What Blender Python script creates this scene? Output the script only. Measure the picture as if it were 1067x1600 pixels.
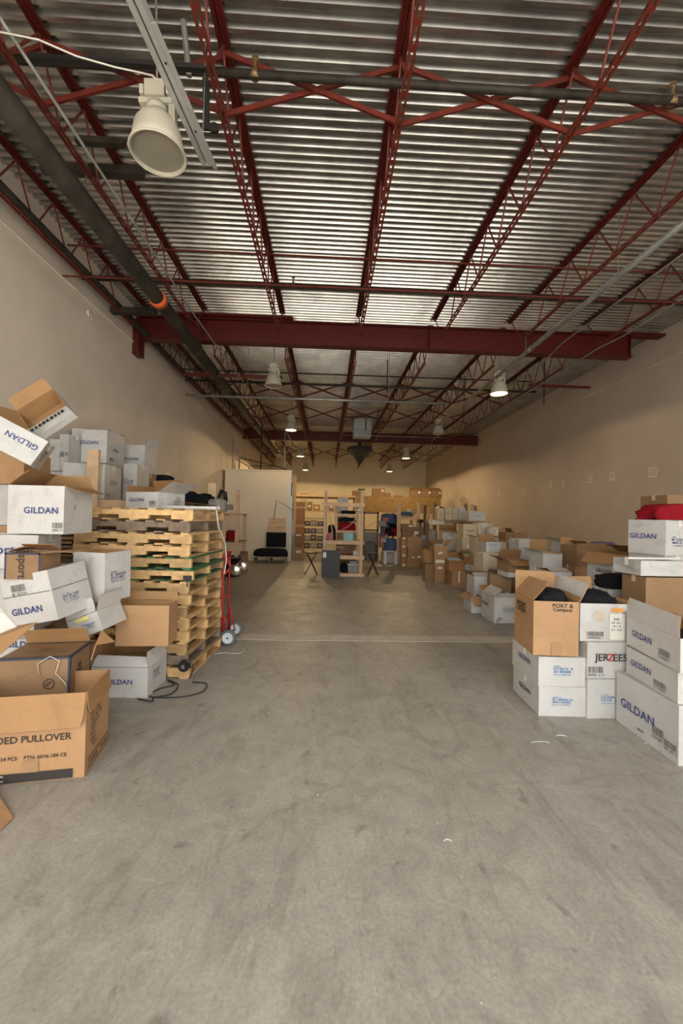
import bpy, math, random
from math import sin, cos, pi, radians, exp, atan2, hypot
from mathutils import Vector, Matrix, Euler, noise

for _o in list(bpy.data.objects): bpy.data.objects.remove(_o)
SC = bpy.context.scene
COL = SC.collection

# ------------------------------------------------------------------ camera
F_PX, CAM_H = 622.0, 1.65
yaw, pitch, roll = radians(2.14677), radians(0.78432), 0.022
fw = Vector((sin(yaw)*cos(pitch), cos(yaw)*cos(pitch), sin(pitch)))
rt = Vector((cos(yaw), -sin(yaw), 0)); up = rt.cross(fw)
rt2 = cos(roll)*rt + sin(roll)*up; up2 = -sin(roll)*rt + cos(roll)*up
cd = bpy.data.cameras.new('camera'); cam = bpy.data.objects.new('camera', cd); COL.objects.link(cam)
M = Matrix((rt2, up2, -fw)).transposed().to_4x4(); M.translation = (0, 0, CAM_H)
cam.matrix_world = M
cd.sensor_fit = 'HORIZONTAL'; cd.sensor_width = 36; cd.lens = 36*F_PX/1067; cd.clip_start = .05; cd.clip_end = 200
SC.camera = cam

# ------------------------------------------------------------------ sky, exposure
SC.view_settings.view_transform = 'Standard'; SC.view_settings.look = 'None'
SC.view_settings.gamma = 1; SC.view_settings.use_curve_mapping = False
SC.view_settings.exposure = 0.0
W = bpy.data.worlds.new('sky'); SC.world = W; W.use_nodes = True
bg = W.node_tree.nodes['Background']; bg.inputs[0].default_value = (1, .985, .96, 1); bg.inputs[1].default_value = 4.0
# daylight through the open roller door behind the camera (portal only guides the sky light)
DOOR = (-3.5, 5.6, 5.1)          # x0, x1, height
FY = -1.2                        # front wall
pl = bpy.data.lights.new('door_daylight', 'AREA'); pl.shape = 'RECTANGLE'
pl.size = DOOR[1]-DOOR[0]; pl.size_y = DOOR[2]; pl.cycles.is_portal = True
po = bpy.data.objects.new('door_daylight', pl); COL.objects.link(po)
po.location = ((DOOR[0]+DOOR[1])/2, FY-.02, DOOR[2]/2); po.rotation_euler = (radians(90), 0, 0)

sl = bpy.data.lights.new('sun', 'SUN'); sl.energy = 34; sl.angle = .01; sl.color = (1, .96, .9)
so_ = bpy.data.objects.new('sun', sl); COL.objects.link(so_); so_.rotation_euler = (radians(4), radians(52), 0)   # from the side: lights the yard, not the room

# ------------------------------------------------------------------ materials
def nt(name):
    m = bpy.data.materials.new(name); m.use_nodes = True
    t = m.node_tree; b = t.nodes['Principled BSDF']
    return m, t, b
def lk(t, a, b): t.links.new(a, b)
def mat(name, col, rough=.6, metal=0, var=.12, scale=6, bump=0, bscale=40, coords='Object', col2=None, objvar=0, spec=.5, alpha=1):
    m, t, b = nt(name)
    tc = t.nodes.new('ShaderNodeTexCoord'); n = t.nodes.new('ShaderNodeTexNoise')
    n.inputs['Scale'].default_value = scale; n.inputs['Detail'].default_value = 6; n.inputs['Roughness'].default_value = .65
    lk(t, tc.outputs[coords], n.inputs['Vector'])
    cr = t.nodes.new('ShaderNodeValToRGB'); e = cr.color_ramp.elements
    c2 = col2 or tuple(c*(1-var*2) for c in col)
    e[0].position = .35; e[1].position = .62
    e[0].color = (*c2, 1); e[1].color = (*col, 1)
    lk(t, n.outputs['Fac'], cr.inputs[0])
    out = cr.outputs[0]
    if objvar:
        oi = t.nodes.new('ShaderNodeObjectInfo'); hs = t.nodes.new('ShaderNodeHueSaturation')
        mr = t.nodes.new('ShaderNodeMapRange'); mr.inputs['To Min'].default_value = 1-objvar; mr.inputs['To Max'].default_value = 1+objvar
        lk(t, oi.outputs['Random'], mr.inputs['Value']); lk(t, mr.outputs[0], hs.inputs['Value']); lk(t, out, hs.inputs['Color']); out = hs.outputs[0]
    lk(t, out, b.inputs['Base Color'])
    b.inputs['Roughness'].default_value = rough; b.inputs['Metallic'].default_value = metal
    b.inputs['Specular IOR Level'].default_value = spec
    if alpha < 1: b.inputs['Alpha'].default_value = alpha
    if bump:
        n2 = t.nodes.new('ShaderNodeTexNoise'); n2.inputs['Scale'].default_value = bscale; n2.inputs['Detail'].default_value = 4
        lk(t, tc.outputs[coords], n2.inputs['Vector'])
        bp = t.nodes.new('ShaderNodeBump'); bp.inputs['Strength'].default_value = bump; bp.inputs['Distance'].default_value = .01
        lk(t, n2.outputs['Fac'], bp.inputs['Height']); lk(t, bp.outputs[0], b.inputs['Normal'])
    return m
def plain(name, col, rough=.7, metal=0):
    m, t, b = nt(name); b.inputs['Base Color'].default_value = (*col, 1); b.inputs['Roughness'].default_value = rough; b.inputs['Metallic'].default_value = metal
    return m
def emis(name, col, s):
    m, t, b = nt(name); b.inputs['Emission Color'].default_value = (*col, 1); b.inputs['Emission Strength'].default_value = s
    b.inputs['Base Color'].default_value = (*col, 1); return m
MT = {}
def carton_mat(name, col, rough, dirt, objvar=.06, seed=0):
    m, t, b = nt(name); tc = t.nodes.new('ShaderNodeTexCoord')
    oi = t.nodes.new('ShaderNodeObjectInfo'); add = t.nodes.new('ShaderNodeVectorMath'); add.operation = 'ADD'
    sc = t.nodes.new('ShaderNodeVectorMath'); sc.operation = 'SCALE'; sc.inputs['Scale'].default_value = .37; lk(t, oi.outputs['Location'], sc.inputs[0])
    lk(t, tc.outputs['Object'], add.inputs[0]); lk(t, sc.outputs[0], add.inputs[1]); V = add.outputs[0]
    def N(s_, det, r_=.6, dist=0, st=None):
        n = t.nodes.new('ShaderNodeTexNoise'); n.inputs['Scale'].default_value = s_; n.inputs['Detail'].default_value = det; n.inputs['Roughness'].default_value = r_; n.inputs['Distortion'].default_value = dist
        if st:
            mp = t.nodes.new('ShaderNodeMapping'); mp.inputs['Scale'].default_value = st; lk(t, V, mp.inputs['Vector']); lk(t, mp.outputs[0], n.inputs['Vector'])
        else: lk(t, V, n.inputs['Vector'])
        return n.outputs['Fac']
    def ramp(f, a, b_, p0, p1):
        c = t.nodes.new('ShaderNodeValToRGB'); e = c.color_ramp.elements; e[0].position = p0; e[1].position = p1; e[0].color = (*a, 1); e[1].color = (*b_, 1); lk(t, f, c.inputs[0]); return c.outputs[0]
    def mul(a, b_):
        x = t.nodes.new('ShaderNodeMixRGB'); x.blend_type = 'MULTIPLY'; x.inputs[0].default_value = 1; lk(t, a, x.inputs[1]); lk(t, b_, x.inputs[2]); return x.outputs[0]
    c = ramp(N(2.2, 5), tuple(v*.93 for v in col), tuple(min(1, v*1.05) for v in col), .35, .65)
    g = 1-dirt
    c = mul(c, ramp(N(5, 9, .72, 1.5), (g, g*.985, g*.96), (1, 1, 1), .33, .47))
    c = mul(c, ramp(N(9, 6, .6, .6, (1, 1, 4)), (g*1.02, g, g*.97), (1, 1, 1), .27, .36))
    c = mul(c, ramp(N(70, 3, .5), (g*.92, g*.9, g*.88), (1, 1, 1), .24, .32))
    mr = t.nodes.new('ShaderNodeMapRange'); mr.inputs['To Min'].default_value = 1-objvar; mr.inputs['To Max'].default_value = 1+objvar
    hs = t.nodes.new('ShaderNodeHueSaturation'); lk(t, oi.outputs['Random'], mr.inputs['Value']); lk(t, mr.outputs[0], hs.inputs['Value']); lk(t, c, hs.inputs['Color'])
    lk(t, hs.outputs[0], b.inputs['Base Color']); b.inputs['Roughness'].default_value = rough; b.inputs['Specular IOR Level'].default_value = .35
    b1 = t.nodes.new('ShaderNodeBump'); b1.inputs['Strength'].default_value = .35; b1.inputs['Distance'].default_value = .012; lk(t, N(6, 5, .55, .8), b1.inputs['Height'])
    b2 = t.nodes.new('ShaderNodeBump'); b2.inputs['Strength'].default_value = .12; b2.inputs['Distance'].default_value = .004; lk(t, N(34, 3), b2.inputs['Height']); lk(t, b1.outputs[0], b2.inputs['Normal']); lk(t, b2.outputs[0], b.inputs['Normal'])
    return m
MT['white'] = carton_mat('white_carton', (.55,.542,.52), .5, .16)
MT['cream'] = carton_mat('cream_carton', (.58,.51,.37), .55, .14)
MT['kraft'] = carton_mat('kraft_carton', (.42,.247,.124), .6, .12)
MT['kraft2'] = carton_mat('dull_kraft_carton', (.28,.17,.088), .62, .16, .1)
MT['kraft3'] = carton_mat('orange_kraft_carton', (.42,.21,.09), .6, .16)
MT['inner'] = carton_mat('inner_cardboard', (.37,.21,.093), .68, .1)
MT['greybox'] = mat('grey_carton', (.2,.18,.155), .7, var=.08)
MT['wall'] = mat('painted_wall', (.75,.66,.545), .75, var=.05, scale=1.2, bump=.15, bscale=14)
MT['wallr'] = mat('darker_right_wall', (.50,.42,.34), .75, var=.05, scale=1.2, bump=.15, bscale=14)  # left wall's settings with a darker, browner base colour
MT['wallfar'] = mat('painted_rear_wall', (.72,.64,.47), .8, var=.04, scale=1.2)
MT['partition'] = mat('painted_partition', (.8,.72,.58), .7, var=.03, scale=1.5)
MT['red'] = mat('red_primer_steel', (.105,.009,.005), .5, var=.18, scale=9, spec=.4)
MT['red2'] = mat('orange_red_steel', (.155,.021,.011), .55, var=.15, scale=9)
MT['pipe'] = mat('black_pipe', (.042,.034,.025), .55, var=.3, scale=5, spec=.25)
MT['galv'] = mat('galvanised_steel', (.42,.43,.41), .42, .75, var=.15, scale=6)
MT['dullgalv'] = mat('dull_galvanised_steel', (.3,.3,.27), .5, .5, var=.2, scale=8)
MT['orange'] = plain('orange_coupling', (.75,.13,.03))
MT['brass'] = mat('tarnished_brass', (.28,.19,.09), .5, .4, var=.25, scale=20)
MT['lampw'] = mat('lamp_enamel', (.47,.43,.34), .5, var=.06, scale=5)
MT['lampglass'] = mat('lamp_lens', (.27,.245,.195), .35, var=.05, scale=5)
MT['lit'] = emis('lit_lamp_lens', (1,.82,.5), 14)
MT['conduit'] = mat('wall_conduit_paint', (.60,.52,.42), .7, var=.05)
MT['wood'] = mat('pallet_wood', (.66,.43,.19), .7, var=.12, scale=10, col2=(.44,.28,.13), objvar=.3, bump=.15, bscale=30)
MT['woodg'] = mat('weathered_wood', (.3,.22,.15), .75, var=.2, scale=10, objvar=.2)
MT['woodgreen'] = mat('green_painted_wood', (.05,.16,.06), .7, var=.2, scale=10)
MT['lumber'] = mat('lumber', (.72,.50,.31), .65, var=.1, scale=8, objvar=.08)
MT['ply'] = mat('plywood', (.36,.22,.07), .6, var=.12, scale=4, objvar=.08)
MT['redpaint'] = plain('red_paint', (.42,.015,.02), .35)
MT['chrome'] = plain('chrome', (.7,.7,.68), .18, 1)
MT['rubber'] = mat('grey_rubber', (.14,.145,.14), .7)
MT['hub'] = plain('pale_hub', (.62,.68,.7), .4)
MT['blackm'] = plain('black_metal', (.018,.016,.015), .45, .3)
MT['blackc'] = mat('black_cloth', (.014,.014,.017), .95, var=.1, bump=.5, bscale=18, spec=.15)
MT['redc'] = mat('red_cloth', (.26,.006,.014), .9, var=.1, bump=.4, bscale=14, spec=.2)
MT['bluec'] = mat('blue_cloth', (.07,.11,.2), .9, var=.1, bump=.5, bscale=16)
MT['purplec'] = mat('purple_cloth', (.14,.12,.22), .9, var=.1, bump=.5, bscale=16)
MT['palec'] = mat('pale_blue_cloth', (.42,.55,.62), .85, var=.1, bump=.5, bscale=16)
MT['greyc'] = mat('grey_cloth', (.34,.32,.3), .9, var=.1, bump=.5, bscale=16)
MT['pinkc'] = mat('pink_cloth', (.5,.2,.22), .9, var=.1, bump=.5, bscale=16)
MT['aquac'] = mat('aqua_cloth', (.35,.62,.58), .85, var=.08, bump=.4, bscale=16)
MT['bag'] = mat('white_plastic_bag', (.62,.58,.5), .3, var=.06, bump=.8, bscale=9)
MT['wplastic'] = mat('white_plastic', (.7,.7,.66), .35, var=.03)
MT['dark'] = mat('charcoal_panel', (.045,.045,.047), .55, var=.05)
MT['paper'] = mat('paper', (.66,.58,.47), .8, var=.04)
MT['cable'] = plain('black_cable', (.02,.02,.02), .5)
MT['wcable'] = plain('white_cable', (.65,.62,.55), .5)
MT['heater'] = mat('heater_enamel', (.38,.42,.4), .5, var=.08)
MT['window'] = plain('dark_glass', (.03,.035,.04), .15)
PC = {1:(.03,.045,.2), 2:(.06,.22,.5), 3:(.035,.028,.025), 4:(.03,.045,.085), 5:(.62,.5,.36), 6:(.8,.78,.7), 7:(.55,.48,.38), 8:(.75,.36,.1), 9:(.55,.03,.03), 10:(.08,.22,.62), 11:(.75,.68,.2), 12:(.13,.125,.12), 13:(.36,.21,.105)}
PM = {k: plain('print_ink_%s' % 'abcdefghijklmn'[k-1], v, .6) for k, v in PC.items()}

# floor
def floor_mat():
    m, t, b = nt('sealed_concrete'); tc = t.nodes.new('ShaderNodeTexCoord')
    def N(sc, det=6, r=.6, d=0, stretch=None):
        n = t.nodes.new('ShaderNodeTexNoise'); n.inputs['Scale'].default_value = sc; n.inputs['Detail'].default_value = det
        n.inputs['Roughness'].default_value = r; n.inputs['Distortion'].default_value = d
        if stretch:
            mp = t.nodes.new('ShaderNodeMapping'); mp.inputs['Scale'].default_value = stretch; lk(t, tc.outputs['Object'], mp.inputs['Vector']); lk(t, mp.outputs[0], n.inputs['Vector'])
        else: lk(t, tc.outputs['Object'], n.inputs['Vector'])
        return n.outputs['Fac']
    def ramp(f, a, b_, p0, p1):
        c = t.nodes.new('ShaderNodeValToRGB'); c.color_ramp.elements[0].position = p0; c.color_ramp.elements[1].position = p1
        c.color_ramp.elements[0].color = (*a, 1); c.color_ramp.elements[1].color = (*b_, 1); lk(t, f, c.inputs[0]); return c.outputs[0]
    def mul(a, b_, f=1):
        x = t.nodes.new('ShaderNodeMixRGB'); x.blend_type = 'MULTIPLY'; x.inputs[0].default_value = f; lk(t, a, x.inputs[1]); lk(t, b_, x.inputs[2]); return x.outputs[0]
    base = ramp(N(.55, 8, .62, .4), (.34,.318,.275), (.445,.416,.362), .33, .68)
    base = mul(base, ramp(N(4, 10, .7, 1.2), (.80,.79,.78), (1.04,1.04,1.04), .34, .66))
    base = mul(base, ramp(N(7, 4, .5, .5), (.70,.68,.66), (1,1,1), .27, .36))
    base = mul(base, ramp(N(3.2, 6, .65, 2, (1, .35, 1)), (.84,.83,.82), (1,1,1), .36, .48))
    base = mul(base, ramp(N(60, 2, .5), (.9,.9,.9), (1.05,1.05,1.05), .35, .65))
    base = mul(base, ramp(N(34, 4, .6, .8), (.72,.70,.68), (1,1,1), .27, .335))
    base = mul(base, ramp(N(11, 5, .6, 2.5, (2.2, .5, 1)), (.86,.85,.84), (1,1,1), .33, .40))
    # hairline cracks
    v = t.nodes.new('ShaderNodeTexVoronoi'); v.feature = 'DISTANCE_TO_EDGE'; v.inputs['Scale'].default_value = .33
    nn = t.nodes.new('ShaderNodeTexNoise'); nn.inputs['Scale'].default_value = 2.2; nn.inputs['Detail'].default_value = 5; lk(t, tc.outputs['Object'], nn.inputs['Vector'])
    mx = t.nodes.new('ShaderNodeMixRGB'); mx.inputs[0].default_value = .22; lk(t, tc.outputs['Object'], mx.inputs[1]); lk(t, nn.outputs['Color'], mx.inputs[2]); lk(t, mx.outputs[0], v.inputs['Vector'])
    base = mul(base, ramp(v.outputs['Distance'], (.9,.89,.88), (1,1,1), .0, .002))
    lk(t, base, b.inputs['Base Color'])
    rr = t.nodes.new('ShaderNodeMapRange'); rr.inputs['To Min'].default_value = .38; rr.inputs['To Max'].default_value = .62
    lk(t, N(3, 6), rr.inputs['Value']); lk(t, rr.outputs[0], b.inputs['Roughness']); b.inputs['Specular IOR Level'].default_value = .35
    bp = t.nodes.new('ShaderNodeBump'); bp.inputs['Strength'].default_value = .08; bp.inputs['Distance'].default_value = .01
    lk(t, N(25, 6), bp.inputs['Height']); lk(t, bp.outputs[0], b.inputs['Normal'])
    return m
MT['floor'] = floor_mat()
MT['strip'] = mat('patched_concrete', (.58,.53,.46), .6, var=.1, scale=6)
MT['deck'] = mat('galvanised_deck', (.54,.525,.49), .25, .94, var=.16, scale=2.2, bump=.12, bscale=3)

# ------------------------------------------------------------------ mesh builder
class MB:
    def __init__(s): s.v = []; s.f = []; s.m = []
    def quad(s, a, b, c, d, mi=0):
        n = len(s.v); s.v += [tuple(a), tuple(b), tuple(c), tuple(d)]; s.f.append((n, n+1, n+2, n+3)); s.m.append(mi)
    def hexa(s, P, mi=0):      # 8 corners: 4 bottom ccw, 4 top ccw
        n = len(s.v); s.v += [tuple(p) for p in P]
        for q in ((0,3,2,1), (4,5,6,7), (0,1,5,4), (1,2,6,5), (2,3,7,6), (3,0,4,7)):
            s.f.append(tuple(n+i for i in q)); s.m.append(mi)
        return s
    def box(s, x0, x1, y0, y1, z0, z1, mi=0):
        s.hexa([(x0,y0,z0),(x1,y0,z0),(x1,y1,z0),(x0,y1,z0),(x0,y0,z1),(x1,y0,z1),(x1,y1,z1),(x0,y1,z1)], mi); return s
    def bar(s, a, b, w, h, mi=0, ref=(0,0,1)):
        a = Vector(a); b = Vector(b); d = (b-a).normalized(); r = Vector(ref)
        if abs(d.dot(r)) > .99: r = Vector((1,0,0))
        u = d.cross(r).normalized()*w/2; v = u.cross(d).normalized()*h/2
        s.hexa([a-u-v, a+u-v, b+u-v, b-u-v, a-u+v, a+u+v, b+u+v, b-u+v], mi); return s
    def tube(s, pts, r, seg=10, mi=0, cap=True, rads=None):
        pts = [Vector(p) for p in pts]; n0 = len(s.v); k = len(pts)
        pu = None
        for i, p in enumerate(pts):
            d = (pts[min(i+1, k-1)]-pts[max(i-1, 0)]).normalized()
            if pu is None:
                ref = Vector((0,0,1)) if abs(d.z) < .9 else Vector((1,0,0)); u = d.cross(ref).normalized()
            else: u = (pu-d*pu.dot(d)).normalized()
            pu = u; v = d.cross(u); rr = rads[i] if rads else r
            for j in range(seg):
                t = 2*pi*j/seg; s.v.append(tuple(p+u*cos(t)*rr+v*sin(t)*rr))
        for i in range(k-1):
            for j in range(seg):
                a = n0+i*seg+j; b = n0+i*seg+(j+1) % seg; s.f.append((a, b, b+seg, a+seg)); s.m.append(mi)
        if cap:
            s.f.append(tuple(n0+j for j in range(seg))[::-1]); s.m.append(mi)
            s.f.append(tuple(n0+(k-1)*seg+j for j in range(seg))); s.m.append(mi)
        return s
    def lathe(s, prof, seg=24, mi=0, o=(0,0,0), axis='z'):
        n0 = len(s.v)
        for r, z in prof:
            for j in range(seg):
                t = 2*pi*j/seg; x, y = r*cos(t), r*sin(t)
                p = (x, y, z) if axis == 'z' else ((z, x, y) if axis == 'x' else (x, z, y))
                s.v.append((o[0]+p[0], o[1]+p[1], o[2]+p[2]))
        for i in range(len(prof)-1):
            for j in range(seg):
                a = n0+i*seg+j; b = n0+i*seg+(j+1) % seg; s.f.append((a, b, b+seg, a+seg)); s.m.append(mi)
        return s
    def mesh(s, name, mats, smooth=False):
        me = bpy.data.meshes.new(name); me.from_pydata(s.v, [], s.f)
        for m in (mats if isinstance(mats, (list, tuple)) else [mats]): me.materials.append(MT[m] if isinstance(m, str) else m)
        me.polygons.foreach_set('material_index', s.m)
        if smooth: me.polygons.foreach_set('use_smooth', [True]*len(s.f))
        me.update(); return me
    def build(s, name, mats, parent=None, smooth=False, loc=None):
        return ob(name, s.mesh(name, mats, smooth), parent, loc)
def ob(name, me, parent=None, loc=None, rot=None):
    o = bpy.data.objects.new(name, me); COL.objects.link(o)
    if parent: o.parent = parent
    if loc is not None: o.location = loc
    if rot is not None: o.rotation_euler = rot
    return o
def tag(o, label, cat, group=None):
    o['label'] = label; o['category'] = cat
    if group: o['group'] = group
    return o
def thing(name, label, cat, loc=(0,0,0), rot=(0,0,0), group=None):
    o = ob(name, None, None, loc, rot); return tag(o, label, cat, group)
def struct(o): o['kind'] = 'structure'; return o
def stuff(o): o['kind'] = 'stuff'; return o
def ray(px, py):
    return rt2*((px-533.5)/F_PX) + up2*(-(py-800)/F_PX) + fw
def atY(px, py, y):
    d = ray(px, py); return Vector((0,0,CAM_H)) + d*(y/d.y)
def atZ(px, py, z=0):
    d = ray(px, py); return Vector((0,0,CAM_H)) + d*((z-CAM_H)/d.z)
def atX(px, py, x):
    d = ray(px, py); return Vector((0,0,CAM_H)) + d*(x/d.x)

# ------------------------------------------------------------------ setting
XL, XR, YB, ZT = -3.85, 6.9, 27.6, 5.72
struct(MB().box(XL-.2, XR+.2, FY, YB+.2, -.15, 0).build('floor', 'floor'))
struct(MB().box(XL-.2, XL, FY, YB, 0, ZT+.1).build('wall_left', 'wall'))
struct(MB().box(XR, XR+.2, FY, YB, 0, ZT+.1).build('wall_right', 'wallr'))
struct(MB().box(XL, XR, YB, YB+.2, 0, ZT+.1).build('wall_back', 'wallfar'))
b = MB(); b.box(XL, DOOR[0], FY-.2, FY, 0, ZT+.1); b.box(DOOR[1], XR, FY-.2, FY, 0, ZT+.1); b.box(DOOR[0], DOOR[1], FY-.2, FY, DOOR[2], ZT+.1)
struct(b.build('wall_front', 'wall'))
struct(MB().box(-30, 30, -40, FY-.2, -.2, -.02).build('trim_1', mat('outdoor_paving', (.42,.41,.38), .8)))
struct(MB().box(XL+.005, XR-.005, 5.34, 5.60, 0, .004).build('trim_2', 'strip'))
# control joints of the rear wall, ledge line of the right wall
for i, x in enumerate((-.3, 2.2)): struct(MB().box(x-.012, x+.012, YB-.012, YB, 0, ZT-.02).build('trim_%d' % (3+i), 'wall'))
struct(MB().box(XR-.02, XR, FY+.05, YB-.02, 5.02, 5.045).build('trim_5', 'conduit'))
# corrugated steel deck
b = MB(); pit = .1016; y = FY; prof = []
while y < YB:
    prof += [(y, 0), (y+.031, 0), (y+.0505, .038), (y+.082, .038)]; y += pit
for i in range(len(prof)-1):
    (y0, z0), (y1, z1) = prof[i], prof[i+1]
    b.quad((XL, y0, ZT-.05+z0), (XL, y1, ZT-.05+z1), (XR, y1, ZT-.05+z1), (XR, y0, ZT-.05+z0))
dk = b.build('ceiling', 'deck'); struct(dk)
struct(MB().box(XL-.2, XR+.2, FY-.2, YB+.2, ZT+.1, ZT+.3).build('ceiling_slab', 'pipe'))

# ------------------------------------------------------------------ steel: girders
def girder(y, x0, x1, zb, zt, label, dep=.2):
    t = thing('steel_girder', label, 'beam', (0, y, zb), group='red steel girders')
    h = zt-zb
    MB().box(x0, x1, -.006, .006, .014, h-.014).build('web', 'red', t)
    MB().box(x0, x1, -dep/2, dep/2, 0, .016).build('flange', 'red', t)
    MB().box(x0, x1, -dep/2, dep/2, h-.016, h).build('flange', 'red', t)
    return t
g1 = girder(7.98, XL+.01, 6.2, 5.07, 5.53, 'deep red steel girder crossing the room nearest the camera')
MB().box(5.4, XR-.01, -.1, .1, .462, .51).build('seat_plate', 'red', g1)
MB().box(-3.3, -.75, -.2, -.05, .462, .50).build('seat_plate', 'red', g1)
for x in (6.16, 2.0, -2.5): MB().box(x-.006, x+.006, -.09, .09, .016, .444).build('stiffener', 'red', g1)
girder(18.1, XL+.01, XR-.01, 5.1, 5.53, 'farther red steel girder crossing the room behind the unit heater')

# ------------------------------------------------------------------ steel: bar joists
JX = (-3.6, -2.48, -.96, .55, 2.07, 3.6, 5.15)
BAYS = ((FY+.02, 7.86), (8.1, 17.98), (18.22, YB-.02))
ZTOP, ZBOT = ZT-.055, 5.06
P_ = .62
dn, dnv = (ZTOP-.05)-(ZBOT+.02), .31
rod_a = MB().tube([(0,0,0), (0, P_/2, ZTOP-ZBOT-.07)], .011, 6).mesh('web_rod', 'red2')
rod_b = MB().tube([(0,0,ZTOP-ZBOT-.07), (0, P_/2, 0)], .011, 6).mesh('web_rod', 'red2')
fil = MB().box(-.03, .03, -.02, .02, -.008, .008).mesh('filler', 'red2')
COLS = ['beside the left wall','second from the left wall','third from the left wall','through the middle of the ceiling','third from the right wall','second from the right wall','nearest the right wall']
BN = ['between the entrance and the near girder','between the two girders','behind the farther girder']
for bi, (y0, y1) in enumerate(BAYS):
    L = y1-y0
    tc1 = MB().box(-.052, -.006, 0, L, -.012, 0); tc1.box(.006, .052, 0, L, -.012, 0); tc1.box(-.012, -.006, 0, L, -.05, -.012); tc1.box(.006, .012, 0, L, -.05, -.012)
    tcm = tc1.mesh('top_chord', 'red')
    bcm = MB().box(-.03, -.012, .5, L-.5, -.012, .012).box(.012, .03, .5, L-.5, -.012, .012).mesh('bottom_chord', 'red2')
    for ji, x in enumerate(JX):
        t = thing('bar_joist', 'red bar joist %s, %s' % (COLS[ji], BN[bi]), 'joist', (x, y0, ZBOT), group='red bar joists under the deck')
        ob('top_chord', tcm, t, (0,0,ZTOP-ZBOT)); ob('bottom_chord', bcm, t, (0,0,.012))
        n = int((L-1.0)/P_)
        for k in range(n):
            ob('web_rod', rod_a, t, (0, .5+k*P_, .02)); ob('web_rod', rod_b, t, (0, .5+k*P_+P_/2, .02))
        MB().tube([(0, .1, ZTOP-ZBOT-.05), (0, .52, .02)], .011, 6).build('end_web', 'red2', t)
        MB().tube([(0, L-.1, ZTOP-ZBOT-.05), (0, L-.52, .02)], .011, 6).build('end_web', 'red2', t)
        fb = MB(); q = .6
        while q < L-.6: fb.box(-.03, .03, q-.018, q+.018, .004, .02); q += .155
        stuff(fb.build('chord_filler', 'red2', t))
# X bridging between joists
def cross(y, ji, label, grp, w=.045):
    xa, xb = JX[ji], JX[ji+1]; t = thing('cross_brace', label, 'brace', (xa, y, ZBOT), group=grp); dx = xb-xa
    for k, (za, zb) in enumerate(((ZTOP-ZBOT-.06, .03), (.03, ZTOP-ZBOT-.06))):
        b = MB(); off = .012*(1 if k else -1)
        b.bar((.0, off, za), (dx, off, zb), w, .006, ref=(0,1,0)); b.bar((.0, off+.018, za), (dx, off+.018, zb), .006, w*.8, ref=(0,1,0))
        b.build('brace_arm', 'red2' if y < 5 else 'red', t)
YN = {3.4:'nearest the entrance', 11.6:'in front of the light cross conduit', 14.2:'behind the light cross conduit', 22.6:'far behind the second girder'}
GAP = ['against the left wall','in the second gap from the left','left of the middle joist','right of the middle joist','in the third gap from the right','in the second gap from the right']
for y, nm in YN.items():
    for ji in range(6): cross(y, ji, 'cross brace %s, %s' % (GAP[ji], nm), 'cross bracing between joists')
def bridge(y, z, x0, x1, label, r=.009, m='red2'):
    tag(MB().bar((x0, y, z), (x1, y, z), r*2, r*2).build('bridging_bar', m), label, 'bar', 'thin bars across the joists')
bridge(5.85, 5.50, XL+.02, XR-.02, 'thin red upper bridging bar crossing the near bay')
bridge(5.75, 4.99, XL+.02, XR-.02, 'thin red lower bridging bar crossing the near bay')
bridge(9.0, 4.78, -3.3, -1.06, 'short red bar ending beside the unlit lamp', .03, 'red')
bridge(9.0, 4.80, 4.6, 6.05, 'short red bar sticking out toward the right wall', .025, 'red')

# ------------------------------------------------------------------ pipes
def pipe(name, pts, r, m, label, cat='pipe', grp=None, seg=12, joints=(), jm=None):
    o0 = Vector(pts[0]); t = thing(name, label, cat, o0, group=grp)
    MB().tube([Vector(p)-o0 for p in pts], r, seg).build('pipe_run', m, t, True)
    a, b_ = Vector(pts[0]), Vector(pts[-1])
    for j in joints:
        c = a+(b_-a)*j-o0; d = (b_-a).normalized()*.05
        MB().tube([c-d, c+d], r*1.18, seg).build('coupling', jm or m, t, True)
    return t
def hang(t, x, y, z, zt):   # hanger rod
    l = t.location; MB().tube([(x-l.x, y-l.y, z-l.z), (x-l.x, y-l.y, zt-l.z)], .006, 6).build('hanger_rod', 'dullgalv', t)
mp = pipe('main_pipe', [(-2.58, FY+.05, 4.84), (-2.58, 20, 4.84)], .105, 'pipe', 'thick dark overhead pipe with an orange coupling, left side', seg=18, joints=(.42, .55, .7))
l = mp.location; MB().tube([(0, 5.93-l.y, 0), (0, 6.06-l.y, 0)], .122, 18).build('orange_coupling', 'orange', mp, True)
for y in (1.2, 4.2, 9.5, 13, 17): hang(mp, -2.58, y, 4.9, ZT-.05)
wp = pipe('black_pipe', [(-3.62, FY+.05, 5.16), (-3.62, 24, 5.16)], .06, 'pipe', 'black pipe running high along the left wall', seg=12, joints=(.15, .3, .45, .6))
for y in (1.0, 3.4, 6.4, 9, 12, 16): hang(wp, -3.62, y, 5.2, ZT-.05)
cp = pipe('cross_pipe', [(XL+.03, 3.3, 5.33), (XR-.03, 3.3, 5.33)], .033, 'pipe', 'dark sprinkler pipe crossing above the near cross bracing', grp='sprinkler pipes')
cp2 = pipe('cross_pipe', [(XL+.03, 6.2, 5.24), (XR-.03, 6.2, 5.24)], .038, 'pipe', 'dark sprinkler pipe crossing just before the near girder', grp='sprinkler pipes')
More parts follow.
